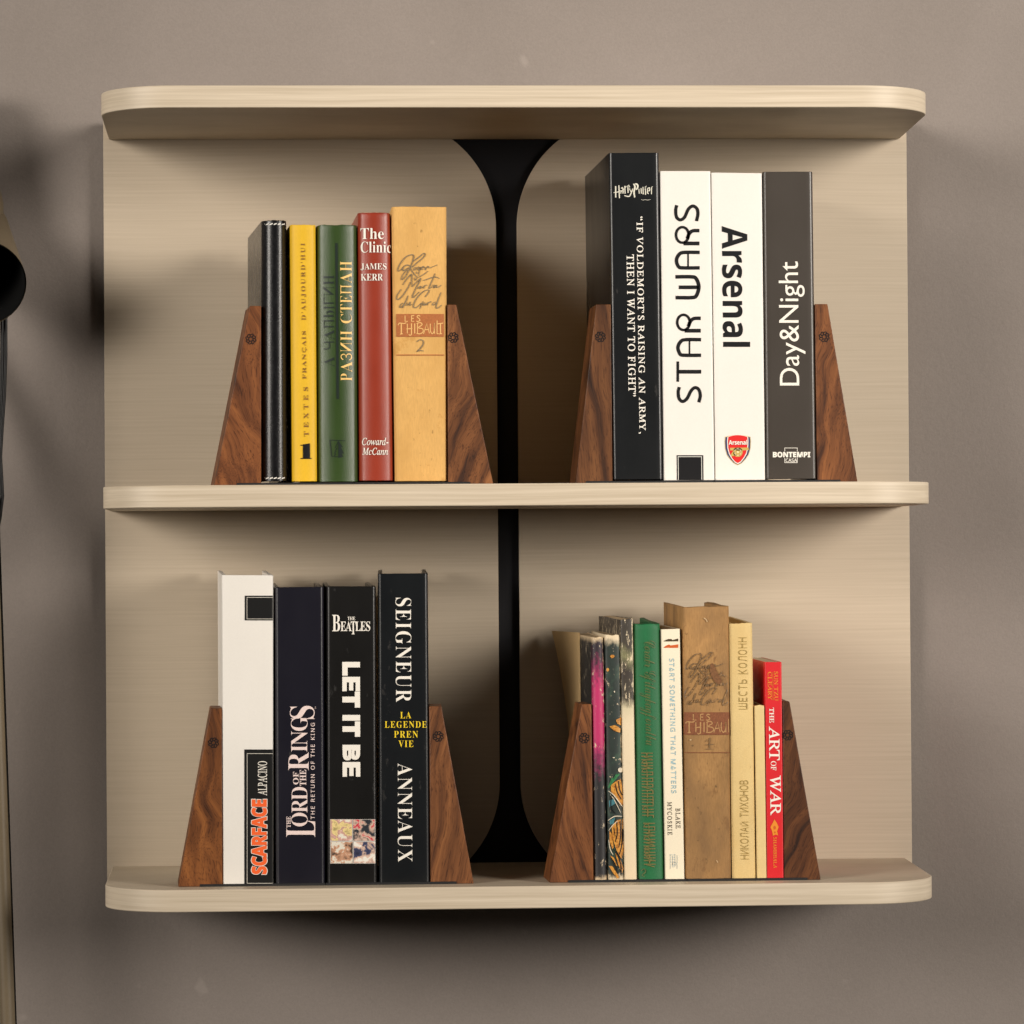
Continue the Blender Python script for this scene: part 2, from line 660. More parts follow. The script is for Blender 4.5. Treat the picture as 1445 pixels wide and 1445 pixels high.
# ---- upper shelf, left group
Y1 = 42.0
J = book('leather_journal', 'glossy black leather journal with white stitched ends beside the yellow book',
         (369.5, 311), (405.6, 310.5), (407, 679), (369.5, 679), Y1, 275,
         cover_mat('black_leather', (0.005, 0.005, 0.006), 0.27, 0.2, 200, 0.22, 2600, spec=0.5), r=11, bulge=7, shift=-27, th=5, worn=0.5, seed=3)
THREAD = ink('white_thread', (0.7, 0.68, 0.62), 0.7)
for yy in (316.0, 674.5):
    st = []
    x = 369.5
    while x < 403:
        st.append(stroke([(x, yy + 0.9), (x + 4.2, yy - 0.6)], 1.5, curve=False))
        x += 5.6
    decal(J, 'stitching', join(*st), THREAD)
BOOKS = {}

Yb = book('hardcover_book', 'thin yellow cloth book with the black numeral 1 near its foot',
          (409.4, 317.2), (446, 317.2), (448.2, 679.5), (412.8, 679.5), Y1, 270,
          cover_mat('yellow_cloth', (0.70, 0.42, 0.008), 0.6, 0.06, 60, 0.14, 1200, stretch=(1, 1, 0.4),
                    wear=(300, 300, 26), wearcol=(0.42, 0.22, 0.01), wearthr=0.70), 'oldpage', r=5, bulge=4, shift=-22, worn=0.6, seed=4)
BRN = ink('brown_print', (0.22, 0.10, 0.016), 0.6, 0.25)
decal(Yb, 'title_lettering', join(T(serif("D'AUJOURD'HUI"), (426, 343, 432.5, 452), 1, spacing=1.35),
                                  T(serif('FRANÇAIS'), (426.5, 467, 433, 535), 1, spacing=1.2),
                                  T(serif('TEXTES'), (427.5, 546, 434, 616), 1, spacing=1.7)), BRN, lean=0.012, yc=480)
decal(Yb, 'volume_number', join(poly((427.5, 627), (437.5, 625.5), (437.5, 647), (427.5, 647)), rect(424, 646.3, 439.5, 647.6),
                                rect(424, 627.6, 428, 628.8)), BLACKP)

G = book('hardcover_book', 'glossy dark green book with gold Cyrillic title and a black fir tree mark',
         (446.8, 317.2), (504.4, 317.2), (506.2, 679.8), (448.6, 680), Y1, 275,
         cover_mat('green_leatherette', (0.030, 0.062, 0.012), 0.34, 0.10, 50, 0.32, 1900, spec=0.5), r=7, bulge=7, shift=-17, worn=0.6, seed=5)


def tall(ch, x, w_, Z=(0, 1)):
    return ch


def letters(seq, gap=0.16):
    """seq of (kind, char): rows of serif letters set by hand; И as mirrored N"""
    V, Fc, x = [], [], 0.0
    for it in seq:
        if it == ' ':
            x += 0.45
            continue
        ch, mir, wd = it
        v, f_ = text2d(ch, offset=-0.012)
        v = np.array(v)
        if mir:
            v[:, 0] = 1 - v[:, 0]
        n = len(V)
        V += [(x + a * wd, b_) for a, b_ in v]
        Fc += [tuple(i + n for i in q) for q in f_]
        x += wd + gap
    V = np.array(V)
    V[:, 0] /= (x - gap)
    return V, Fc


GR = {'П': '\U0001D6B7', 'Г': '\U0001D6AA', 'Л': '\U0001D6B2'}


def place(vf, box_, rot):
    v, f_ = vf
    x0, y0, x1, y1 = box_
    if rot == 1:
        return [(x1 - b_ * (x1 - x0), y1 - a * (y1 - y0)) for a, b_ in v], f_
    return [(x0 + b_ * (x1 - x0), y0 + a * (y1 - y0)) for a, b_ in v], f_


S = serif
razin = letters([(S('P'), 0, .55), (S('A'), 0, .8), ('З', 0, .5), (S('N'), 1, .75), (S('H'), 0, .75), ' ', (S('C'), 0, .7), (S('T'), 0, .62),
                 (S('E'), 0, .55), (GR['П'], 0, .72), (S('A'), 0, .8), (S('H'), 0, .75)], 0.1)
decal(G, 'title_lettering', place(razin, (480.5, 368.5, 496.5, 537.5), 1), GOLDP, lean=0.004)
DKG = ink('dark_green_print', (0.016, 0.024, 0.020), 0.4)
chap = letters([(S('A'), 0, .8), ' ', ('Ч', 0, .6), (S('A'), 0, .8), (GR['П'], 0, .72), (S('b'), 0, .55), (S('I'), 0, .25), (GR['Г'], 0, .55), (S('N'), 1, .75), (S('H'), 0, .75)], 0.1)
decal(G, 'author_lettering', place(chap, (456.5, 388, 471.5, 518), 1), DKG, lean=0.004)
decal(G, 'rule_line', rect(474.0, 343, 477.4, 563), DKG, lean=0.008)
decal(G, 'emblem', join(stroke([(465.5, 621), (487.5, 622)], 1.3, 0), stroke([(465.5, 621), (468, 644), (482, 645)], 1.3, 0),
                        poly((477.5, 622), (484, 631), (481, 631), (485.5, 640), (482, 640), (484.5, 644.5), (478, 646), (477.5, 646)),
                        stroke([(477.5, 623), (473, 632), (475.5, 632), (472, 640), (474, 640), (471, 644)], 1.0, 0)), DKG)

Rb = book('hardcover_book', 'brick red book with white serif title and author beside the ochre cloth book',
          (504.8, 299.8), (551.8, 299.8), (556, 678.3), (506.9, 678.3), Y1, 285,
          cover_mat('red_leatherette', (0.265, 0.029, 0.010), 0.38, 0.09, 45, 0.22, 2000, spec=0.5), r=7, bulge=6, shift=-13, worn=1.0, seed=6)
decal(Rb, 'title_lettering', join(T(S('The'), (508.5, 322, 541.5, 337.5), offset=-0.006), T(S('Clinic'), (508.8, 340.8, 552.6, 356.5), offset=-0.006)), WHITE, lean=0)
decal(Rb, 'author_lettering', join(T(S('JAMES'), (509, 371.5, 545.3, 381.3), offset=-0.006), T(S('KERR'), (509.2, 386.5, 540.3, 395.8), offset=-0.006)), WHITE, lean=0)
decal(Rb, 'publisher_lettering', join(T(ital('Coward-'), (510.8, 617.5, 548, 628.3), offset=0.008), T(ital('McCann'), (511, 631.8, 547.5, 642), offset=0.008)), WHITE, lean=0)

OCH = cover_mat('ochre_cloth', (0.66, 0.385, 0.125), 0.75, 0.10, 35, 0.25, 900, stretch=(1.6, 1.6, 0.25), spec=0.2,
                wear=(40, 40, 40), wearcol=(0.52, 0.28, 0.08), wearthr=0.62, stain=(0.52, 0.29, 0.085))
T2 = book('hardcover_book', 'clean ochre cloth book with handwritten author, rust title band and numeral 2',
          (552.4, 291.3), (630.4, 291.8), (631.2, 679), (557.2, 679), Y1, 290, OCH, 'oldpage', r=5, bulge=2.5, shift=-6, worn=0.6, seed=7)


def handwriting(ox, oy, s):
    q = lambda pts: [(ox + x * s, oy + y * s) for x, y in pts]
    big = [[(205, 455), (160, 500), (110, 520), (100, 480), (130, 400), (200, 290), (300, 190), (420, 150), (460, 170), (455, 240), (420, 350), (385, 430), (310, 580), (250, 670), (195, 715), (185, 680), (230, 580), (330, 490)],
           [(720, 120), (680, 125), (600, 190), (500, 265), (455, 300)], [(720, 120), (715, 165), (640, 250), (540, 330), (440, 420), (385, 440)],
           [(385, 440), (420, 520), (490, 610), (545, 665)], [(205, 455), (240, 415), (300, 385), (360, 395), (385, 430)],
           [(230, 440), (215, 480), (235, 515), (290, 480), (350, 440)],
           [(215, 835), (280, 730), (350, 650), (405, 595), (420, 630), (415, 740), (425, 880)], [(425, 880), (480, 820), (560, 740), (620, 690), (600, 750), (530, 870), (470, 1000), (430, 1100), (450, 1120), (500, 1080), (590, 990)],
           [(385, 770), (340, 880), (260, 1010), (170, 1120), (100, 1165), (70, 1140), (90, 1060), (180, 930)],
           [(675, 735), (760, 710), (880, 665), (960, 655), (1050, 690)], [(945, 575), (900, 690), (850, 800), (805, 915), (850, 890)],
           [(820, 960), (760, 950), (660, 1000), (560, 1100), (480, 1220), (455, 1320), (490, 1355), (560, 1320), (640, 1240)], [(820, 960), (770, 1040), (720, 1110)],
           [(335, 1075), (290, 1190), (210, 1360)], [(1085, 1000), (1030, 1130), (980, 1270), (970, 1340), (1000, 1360), (1095, 1290)]]
    small = [[(520, 440), (470, 455), (465, 495), (500, 490), (530, 450), (580, 420)], [(610, 430), (575, 450), (560, 500), (600, 480), (615, 435), (580, 560), (575, 640)],
             [(640, 460), (690, 440), (680, 415), (645, 440), (635, 490), (680, 480)], [(720, 430), (725, 500), (770, 420), (800, 420), (820, 450), (1000, 378)],
             [(525, 530), (530, 570), (555, 560)], [(560, 670), (680, 600), (790, 520)], [(480, 665), (480, 710), (505, 725), (540, 670)],
             [(620, 860), (570, 890), (570, 920), (610, 890), (625, 865), (620, 915), (660, 880)], [(690, 845), (680, 910), (720, 850), (770, 840)],
             [(890, 830), (865, 900)], [(930, 830), (910, 905), (960, 840), (950, 900)], [(990, 830), (985, 890), (1030, 880), (1090, 835)],
             [(215, 1240), (160, 1290), (150, 1345), (190, 1330), (250, 1250)], [(320, 1230), (300, 1300), (350, 1270), (385, 1220), (370, 1300), (420, 1270)],
             [(680, 1200), (640, 1290), (600, 1380)], [(720, 1230), (680, 1270), (690, 1300), (730, 1260), (735, 1295), (770, 1240)], [(790, 1225), (775, 1300)], [(790, 1250), (840, 1215), (870, 1225)],
             [(960, 1215), (900, 1250), (885, 1290), (930, 1280), (970, 1240)]]
    return join(*[stroke(q(p), 24 * s, taper=0.35) for p in big], *[stroke(q(p), 19 * s, taper=0.35) for p in small])


GREYP = ink('grey_ink', (0.21, 0.155, 0.085), 0.7, 0.2)
decal(T2, 'author_lettering', handwriting(555, 350, 1 / 16.05), GREYP, lean=0)
RUST = ink('rust_print', (0.36, 0.115, 0.030), 0.7, 0.15)
decal(T2, 'title_band', rect(559, 443, 626.6, 475.2), RUST, lean=0)
decal(T2, 'rule_line', rect(559, 500.2, 627, 501.6), RUST, lean=0)
OCHP = ink('ochre_print', (0.68, 0.40, 0.14), 0.7)


def thibault(x0, y0, w_, h, cut=1.0):
    """thin hand drawn capitals"""
    L_ = []
    X = lambda a: x0 + a * w_
    Yy = lambda b_: y0 + b_ * h
    s = lambda pts, wd=0.02: L_.append(stroke([(X(a), Yy(b_)) for a, b_ in pts if a <= cut], w_ * wd, curve=False)) if sum(1 for a, _ in pts if a <= cut) > 1 else None
    c_ = lambda pts, wd=0.02: L_.append(stroke([(X(a), Yy(b_)) for a, b_ in pts if a <= cut], w_ * wd)) if sum(1 for a, _ in pts if a <= cut) > 1 else None
    # LES
    s([(.17, .06), (.17, .34), (.23, .34)]); s([(.31, .06), (.31, .34), (.37, .34)]); s([(.31, .07), (.37, .05)]); s([(.31, .2), (.36, .2)])
    c_([(.50, .10), (.46, .06), (.43, .12), (.48, .22), (.49, .30), (.44, .35), (.42, .32)])
    # THIBAULT
    s([(.09, .45), (.09, .94)], .028); c_([(.02, .52), (.05, .42), (.14, .44), (.20, .40)]); s([(.06, .95), (.12, .93)])
    s([(.22, .45), (.22, .92)]); s([(.31, .44), (.31, .98)], .026); s([(.20, .70), (.33, .68)]); c_([(.31, .98), (.27, 1.0), (.25, .96)])
    s([(.38, .44), (.38, .92)], .026)
    s([(.44, .42), (.44, .92)]); c_([(.42, .45), (.50, .40), (.54, .5), (.46, .64), (.55, .70), (.56, .84), (.50, .93), (.42, .92)])
    s([(.57, .94), (.645, .44), (.70, .92)]); s([(.60, .74), (.68, .73)])
    c_([(.72, .45), (.72, .78), (.76, .93), (.80, .80), (.81, .42)]); s([(.81, .42), (.81, .93)])
    s([(.865, .30), (.865, .93)]); s([(.94, .45), (.94, .93)], .026); s([(.87, .46), (1.0, .42)]); s([(.91, .94), (.97, .92)]); s([(.865, .93), (.90, .93)])
    return join(*L_)


decal(T2, 'title_lettering', thibault(560.5, 443.5, 65, 29.5), OCHP, layer=1, lean=0)
decal(T2, 'volume_number', stroke([(588, 482.5), (592, 479.5), (597, 481), (596.5, 487), (590, 494.5), (588.5, 496), (593, 494.5), (598, 495.5)], 1.5, taper=0.3), GREYP, lean=0)

# ---- upper shelf, right group
GLB = cover_mat('charcoal_laminate', (0.0075, 0.0085, 0.0095), 0.30, 0.06, 30, 0.06, 900, spec=0.45, wear=(90, 90, 45), wearcol=(0.03, 0.029, 0.028), wearthr=0.64)
HP = book('decor_book', 'tallest charcoal book box with a long white serif quotation down its spine',
          (858.8, 215.7), (930.2, 215.3), (936, 676.6), (865.2, 676.6), Y1, 310, GLB, r=5, shift=-12, seed=8, bulge=0.3)
hp = []
for wd, pts in ((46, [(248, 410), (250, 700)]), (40, [(330, 390), (345, 715)]), (22, [(195, 572), (300, 560), (380, 520)]),
                (36, [(400, 440), (440, 480), (435, 600)]), (30, [(385, 470), (430, 440)]), (30, [(380, 600), (385, 540), (435, 510)]),
                (40, [(480, 405), (490, 600)]), (30, [(490, 450), (520, 410)]), (40, [(560, 395), (565, 580)]), (30, [(560, 430), (580, 385), (610, 440)]),
                (34, [(600, 470), (640, 560), (690, 470)]), (30, [(690, 470), (640, 590), (590, 670), (470, 652)]),
                (44, [(705, 350), (740, 430), (715, 560), (735, 700)]), (44, [(745, 350), (800, 370), (810, 440), (770, 500)]),
                (34, [(840, 480), (850, 600)]), (34, [(895, 460), (905, 600)]), (34, [(945, 430), (950, 620)]), (38, [(1005, 420), (1010, 630)]), (18, [(990, 500), (1030, 400)]),
                (30, [(1065, 460), (1060, 580), (1085, 610)]), (26, [(1065, 470), (1110, 450), (1115, 520), (1080, 530)]), (34, [(1165, 430), (1160, 615)]), (20, [(1160, 450), (1190, 415)]),
                (9, [(900, 750), (940, 765), (1000, 755), (1060, 765), (1140, 750)])):
    hp.append(stroke([(855 + x / 18.06, 240 + y / 18.06) for x, y in pts], wd / 18.06, curve=len(pts) > 3, taper=0.3))
decal(HP, 'title_logo', join(*hp), ink('silver_print', (0.62, 0.60, 0.50), 0.4), lean=0)
decal(HP, 'quotation_lettering', join(T(box_=(898.8, 305.5, 909.2, 612), rot=-1, **reg('“IF VOLDEMORT’S RAISING AN ARMY,', spacing=1.14, offset=0.012)),
                                      T(box_=(885.4, 359, 896.0, 559.5), rot=-1, **reg('THEN I WANT TO FIGHT”', spacing=1.14, offset=0.012))), WHITE, lean=0.014, yc=460)

CREAMB = cover_mat('white_laminate', (0.735, 0.705, 0.65), 0.45, 0.03, 18, 0.05, 900)
SWB = book('decor_book', 'cream white book box with thin rounded black capitals and a black square',
           (931.4, 241.3), (1002.8, 241.3), (1008.7, 677.8), (936.9, 677.8), Y1, 300, CREAMB, r=2.5, seed=9)


def deco_title():
    """thin rounded capitals reading upwards, thick and thin strokes"""
    q = lambda pts: [(940 + x / 4.817, 280 + y / 4.817) for x, y in pts]
    D_ = []
    def A(x0, x1, y0, y1):      # round shouldered A: two thick legs, thin bar
        D_.append(stroke(q([(x1, y0 + 12), (x0 + 62, y0 + 12), (x0 + 28, y0 + 26), (x0 + 10, y0 + 66), (x0 + 26, (y0 + y1) / 2 + 46), (x0 + 62, y1 - 12), (x1, y1 - 12)]), 24 / 4.817))
        xm = (x0 + x1) / 2 + 5
        D_.append(stroke(q([(xm, y0 + 18), (xm, y1 - 18)]), 11 / 4.817, 0))
    def Rr_(x0, x1, y0, y1):    # R: thick stem along the foot, round bowl, short leg
        D_.append(stroke(q([(x1, y1 - 12), (x0 + 60, y1 - 12)]), 26 / 4.817, 0))
        D_.append(ring(*q([(x0 + 52, (y0 + y1) / 2 - 4)])[0], 43 / 4.817, (y1 - y0 - 26) / 2 / 4.817, 18 / 4.817, 32))
        D_.append(stroke(q([(x0 + 85, y0 + 88), (x0 + 100, y0 + 52), (x0 + 125, y0 + 34), (x1, y0 + 33)]), 24 / 4.817))
    def S_(pts):
        D_.append(stroke(q(pts), 22 / 4.817))
    S_([(72, 46), (65, 80), (70, 125), (95, 146), (125, 128), (150, 75), (180, 52), (208, 68), (216, 105), (206, 154)])
    S_([(90, 1282), (82, 1315), (88, 1360), (112, 1380), (142, 1360), (168, 1310), (196, 1286), (222, 1300), (232, 1340), (222, 1386)])
    Rr_(58, 226, 186, 318)
    Rr_(66, 235, 782, 911)
    A(60, 228, 355, 484)
    A(70, 237, 948, 1078)
    D_.append(stroke(q([(63, 533), (172, 533), (204, 546), (222, 600), (206, 660), (174, 674), (64, 674)]), 25 / 4.817))
    D_.append(stroke(q([(86, 604), (222, 604)]), 25 / 4.817, 0))
    D_.append(stroke(q([(79, 1108), (79, 1246)]), 18 / 4.817, 0))
    D_.append(stroke(q([(82, 1178), (238, 1178)]), 26 / 4.817, 0))
    return join(*D_)


decal(SWB, 'title_lettering', deco_title(), BLACKP, lean=0)
decal(SWB, 'black_square', rect(955, 642.3, 992.5, 677.4), BLACKP)
decal(SWB, 'square_outline', join(rect(956.6, 644.0, 990.6, 644.9), rect(956.6, 644.9, 957.5, 677.2), rect(989.7, 644.9, 990.6, 677.2)),
      ink('pale_outline', (0.6, 0.6, 0.55)), layer=1)

AR = book('decor_book', 'cream white book box with heavy black lowercase title above a red shield crest',
          (1003.6, 243.4), (1075.4, 244.3), (1080.1, 677.2), (1009.5, 677.8), Y1, 300, CREAMB, r=2.5, seed=10)
decal(AR, 'title_lettering', T(sansb('Arsenal'), (1019, 319, 1057.5, 489.5), -1, offset=0.004), BLACKP, lean=0.012)


def shield(cx, top, hw, bot, inset=0.0):
    p = []
    hw -= inset
    top += inset
    bot -= inset * 1.35
    for t in range(9):
        a = -1 + 2 * t / 8
        p.append((cx + a * hw, top + 2.6 * a * a))
    h = bot - top
    side = [(1.03, .22), (1.0, .45), (.86, .65), (.62, .80), (.30, .94)]
    p += [(cx + s * hw, top + v * h) for s, v in side] + [(cx, bot)] + [(cx - s * hw, top + v * h) for s, v in side[::-1]]
    return poly(*p)


cxs = 1041.0
NAVY, REDC, GOLDC = ink('navy_print', (0.03, 0.035, 0.12)), ink('crest_red', (0.62, 0.012, 0.012)), ink('crest_gold', (0.50, 0.36, 0.10), 0.4)
decal(AR, 'crest', shield(cxs, 613.8, 17.8, 656.4), GOLDC, 0, lean=0)
crest = [(shield(cxs, 613.8, 17.8, 656.4, 0.7), NAVY), (shield(cxs, 613.6, 14.8, 655.2, 0.2), WHITE), (shield(cxs, 613.8, 13.6, 653.8, 0.2), REDC),
         (join(poly((1030, 632), (1056, 631.5), (1056.5, 635), (1045, 636), (1030, 635.5)), disc(cxs, 638, 6.8, 6.8),
               poly((1034, 637), (1038, 643), (1032, 644), (1031, 642))), GOLDC),
         (join(ring(cxs, 638, 4.6, 4.6, 1.0), *[disc(cxs + 4.6 * math.cos(a), 638 + 4.6 * math.sin(a), 0.8, 0.8, 8) for a in np.arange(0, 6.2, 1.05)],
               disc(cxs, 638, 1.5, 1.5, 10)), ink('crest_wheel', (0.72, 0.62, 0.36)))]
for i, (pf, mt_) in enumerate(crest):
    decal(AR, ('crest_border', 'crest_ring', 'crest_field', 'crest_cannon', 'crest_wheel')[i], pf, mt_, i + 1, lean=0)
decal(AR, 'crest_lettering', T(sansb('Arsenal'), (1028.2, 621, 1054.2, 627.6), offset=0.01), WHITE, 6, lean=0)

DN = book('decor_book', 'grey brown book box with large thin white title reading upwards, beside the right hand bookend',
          (1076.4, 242.2), (1147, 242), (1152.6, 675.4), (1081, 676.2), Y1, 300,
          cover_mat('taupe_laminate', (0.050, 0.042, 0.035), 0.33, 0.05, 30, 0.06, 900, spec=0.45, wear=(90, 90, 45), wearcol=(0.03, 0.029, 0.028), wearthr=0.64), r=5, shift=8, seed=11, bulge=0.3)
decal(DN, 'title_lettering', T('Day&Night', (1099.5, 369, 1136, 544), 1, offset=0.0), WHITE, lean=0.012)
decal(DN, 'maker_lettering', join(T(sansb('BONTEMPI'), (1090.5, 637.6, 1143.5, 645.4), offset=0.03), T(sans('CASA'), (1108.5, 647, 1124.8, 652), offset=0.01)), WHITE, lean=0)
decal(DN, 'maker_square', join(rect(1107, 631.8, 1125.3, 632.5), rect(1107, 632.5, 1107.7, 637), rect(1124.6, 632.5, 1125.3, 637),
                               rect(1107, 652.5, 1125.3, 653.2), rect(1107, 646, 1107.7, 652.5), rect(1124.6, 646, 1125.3, 652.5)), WHITE, lean=0)

# ---- lower shelf, left group
Y2 = 45.0
WB = book('decor_book', 'cream white book box with black side labels and orange capitals at the foot',
          (312.6, 811.5), (385.8, 811.8), (385.6, 1251), (314.9, 1251.4), Y2, 300, CREAMB, r=2.5, shift=-16, rise=5, seed=12)
BLK = ink('soft_black_print', (0.008, 0.008, 0.008), 0.45)
decal(WB, 'blank_label', rect(345.4, 840.5, 385.2, 875.5), BLK, lean=0)
decal(WB, 'title_label', rect(344.8, 1057.5, 385.2, 1250.3), BLK, lean=0)
OUTL = ink('label_outline', (0.55, 0.52, 0.45))
decal(WB, 'label_outline', join(rect(348.2, 842.6, 385.2, 843.3), rect(348.2, 843.3, 348.9, 873), rect(348.2, 873, 385.2, 873.7)), OUTL, 1, lean=0)
decal(WB, 'label_outline', join(rect(348.4, 1063, 385.2, 1063.7), rect(348.4, 1063.7, 349.1, 1246), rect(348.4, 1246, 385.2, 1246.7)), OUTL, 1, lean=0)
ORG = ink('orange_print', (0.80, 0.115, 0.02))
decal(WB, 'title_border', T(sansb('SCARFACE'), (354, 1127.2, 377.7, 1234.4), 1, offset=0.06), WHITE, 2, lean=0)
decal(WB, 'title_lettering', T(sansb('SCARFACE'), (355, 1128, 376.7, 1233.6), 1, offset=0.035), ORG, 3, lean=0)
decal(WB, 'actor_lettering', T(box_=(363.8, 1074, 377, 1122.5), rot=1, **reg('ALPACINO', offset=0.006)), WHITE, 2, lean=0)

PUR = cover_mat('midnight_laminate', (0.009, 0.0085, 0.0145), 0.30, 0.06, 30, 0.06, 900, spec=0.45, wear=(90, 90, 45), wearcol=(0.03, 0.029, 0.028), wearthr=0.64)
LR = book('decor_book', 'midnight purple book box with pale pink ornate serif title reading upwards',
          (387.6, 828.8), (457, 828), (458.8, 1251), (389.3, 1251), Y2, 300, PUR, r=5, shift=-10, rise=3, seed=13, bulge=0.3)
PINK = ink('pale_pink_print', (0.74, 0.60, 0.56), 0.5, 0.08)
decal(LR, 'title_lettering', join(T(S('L'), (404, 1158, 444.8, 1181.2), 1, offset=-0.01), T(S('ORD'), (411, 1110.5, 434.2, 1166), 1, spacing=0.86, offset=-0.008),
                                  T(S('R'), (407, 1061, 435.5, 1087), 1, offset=-0.008), T(S('ING'), (410.5, 1011, 434, 1061), 1, spacing=0.86, offset=-0.008),
                                  T(S('S'), (409, 996, 444, 1014.5), 1, offset=-0.008),
                                  T(S('OF'), (413.5, 1089, 421.5, 1107), 1), T(S('THE'), (423, 1086, 432, 1109), 1), T(S('THE'), (404.2, 1152, 410.2, 1168), 1)), PINK, lean=0)
decal(LR, 'subtitle_lettering', join(T(sans('THE RETURN OF THE KING'), (438.5, 1020, 444.2, 1156), 1, spacing=1.35, offset=0.008), T(sans('TM'), (444.5, 997, 446, 1000.5), 1)), PINK, 0, lean=0)

BLB = cover_mat('black_laminate', (0.0072, 0.0068, 0.0065), 0.30, 0.06, 30, 0.06, 900, spec=0.45, wear=(90, 90, 45), wearcol=(0.03, 0.029, 0.028), wearthr=0.64)
BE = book('decor_book', 'black book box with heavy white block capitals and a four square colour picture',
          (460.4, 827.4), (530.7, 827.4), (532.4, 1250.6), (461.4, 1251), Y2, 300, BLB, r=5, shift=-7, rise=3, seed=14, bulge=0.3)
decal(BE, 'band_lettering', join(T(S('B'), (468.8, 867.6, 480, 890.8)), T(S('EA'), (480.6, 876.8, 496.2, 890.5), spacing=0.9),
                                 T(S('T'), (494.8, 876.8, 502.2, 895)), T(S('LES'), (501.5, 876.8, 522.4, 890.5), spacing=0.88), T(S('THE'), (490.5, 870.3, 501.2, 875))), WHITE, lean=0)


def blockcaps(x0, x1, y0, y1):
    """LET IT BE, heavy blocks reading downwards"""
    H = x1 - x0
    L_ = []
    tot = y1 - y0
    t = 0.30

    def G_(ya, yb, rs):
        for a0, b0, a1, b1 in rs:
            L_.append(rect(x0 + b0 * H, ya + a0 * (yb - ya), x0 + b1 * H, ya + a1 * (yb - ya)))
    yy = lambda f0: y0 + f0 * tot
    Lr = [(0, 0, .40, 1), (.40, 0, 1, t)]
    Er = [(0, 0, .38, 1), (.38, 0, 1, .25), (.38, .38, .95, .62), (.38, .75, 1, 1)]
    Tr = [(0, 1 - t, 1, 1), (.32, 0, .68, 1 - t)]
    G_(yy(0), yy(.12), Lr); G_(yy(.13), yy(.255), Er); G_(yy(.258), yy(.398), Tr)
    G_(yy(.462), yy(.512), [(0, 0, 1, 1)]); G_(yy(.518), yy(.652), Tr)
    G_(yy(.872), yy(1.0), Er)
    ya, yb = yy(.722), yy(.862)
    P_ = lambda a, b_: (x0 + b_ * H, ya + a * (yb - ya))
    L_.append(stroke([P_(.18, 0), P_(.18, 1)], (yb - ya) * .36, 0))
    L_.append(stroke([P_(.3, .13), P_(.62, .13), P_(.80, .18), P_(.84, .28), P_(.80, .38), P_(.62, .44), P_(.3, .44)], H * .24))
    L_.append(stroke([P_(.3, .56), P_(.60, .56), P_(.76, .61), P_(.80, .71), P_(.76, .81), P_(.60, .87), P_(.3, .87)], H * .24))
    return join(*L_)


decal(BE, 'title_lettering', blockcaps(483.2, 508.2, 934, 1096), WHITE, lean=0.003)


def blotch(name, stops, seed, scale, dist=1.2):
    m_, nt_, b_ = new_mat(name)
    f_ = ntex(nt_, coords(nt_, (scale,) * 3, loc=(seed * 1.7, seed, seed * 0.3)), 1, 3, 0.6, dist)
    nt_.links.new(ramp(nt_, f_, stops), b_.inputs['Base Color'])
    b_.inputs['Roughness'].default_value = 0.45
    return m_


tiles = [((466.4, 1156.6, 496.8, 1186.2), (.70, .66, .55), (.38, .30, .13), (.62, .36, .30), 0),
         ((498.6, 1156.6, 528.8, 1186.2), (.52, .04, .06), (.012, .014, .018), (.60, .42, .33), 1),
         ((467.0, 1188.0, 497.4, 1218.0), (.66, .62, .52), (.035, .024, .018), (.52, .28, .17), 2),
         ((499.2, 1188.0, 529.2, 1218.0), (.74, .71, .63), (.020, .024, .055), (.64, .45, .36), 3)]
decal(BE, 'picture_frame', rect(465.8, 1156.0, 529.8, 1218.6), ink('picture_border', (0.45, 0.42, 0.38)), lean=0.003, yc=1187)
for (x0, y0, x1, y1), bgc, dk, lt, i in tiles:
    decal(BE, 'picture_tile', rect(x0, y0, x1, y1), blotch('picture_colours', [(.30, k(dk, 0.8)), (.43, k(dk, 2.0)), (.49, k(lt, 0.7)), (.55, lt), (.60, bgc), (.8, bgc)], i + 3, 135, 0.3), 1, lean=0.003, yc=1187)

SG = book('decor_book', 'black book box with wide white serif words and four small yellow lines between them',
          (532.9, 809.7), (604, 809), (607, 1249.2), (534.9, 1249.9), Y2, 300,
          cover_mat('blue_black_laminate', (0.006, 0.0072, 0.0085), 0.30, 0.06, 30, 0.06, 900, spec=0.45, wear=(90, 90, 45), wearcol=(0.03, 0.029, 0.028), wearthr=0.64), r=5, shift=4, rise=4, seed=15, bulge=0.3)
decal(SG, 'title_lettering', join(T(S('SEIGNEUR'), (558.6, 843.5, 581, 991), -1, spacing=1.12, offset=-0.009),
                                  T(S('ANNEAUX'), (560.6, 1077, 581.5, 1216.5), -1, spacing=1.1, offset=-0.009)), WHITE, lean=0.004, yc=1030)
decal(SG, 'subtitle_lettering', join(T(S('LA'), (564.8, 1004.4, 580.2, 1013.6), spacing=1.2, offset=-0.006), T(S('LEGENDE'), (543, 1017.6, 602.2, 1027), spacing=1.2, offset=-0.006),
                                     T(S('PREN'), (556, 1031.6, 589.8, 1041), spacing=1.2, offset=-0.006), T(S('VIE'), (562.4, 1045, 583.4, 1054.4), spacing=1.2, offset=-0.006)), YELLOWP, lean=0)


# ---- lower shelf, right group
def paint_mat(name, base, rough=0.55):
    m_, nt_, b_ = new_mat(name)
    b_.inputs['Roughness'].default_value = rough
    return m_, nt_, b_


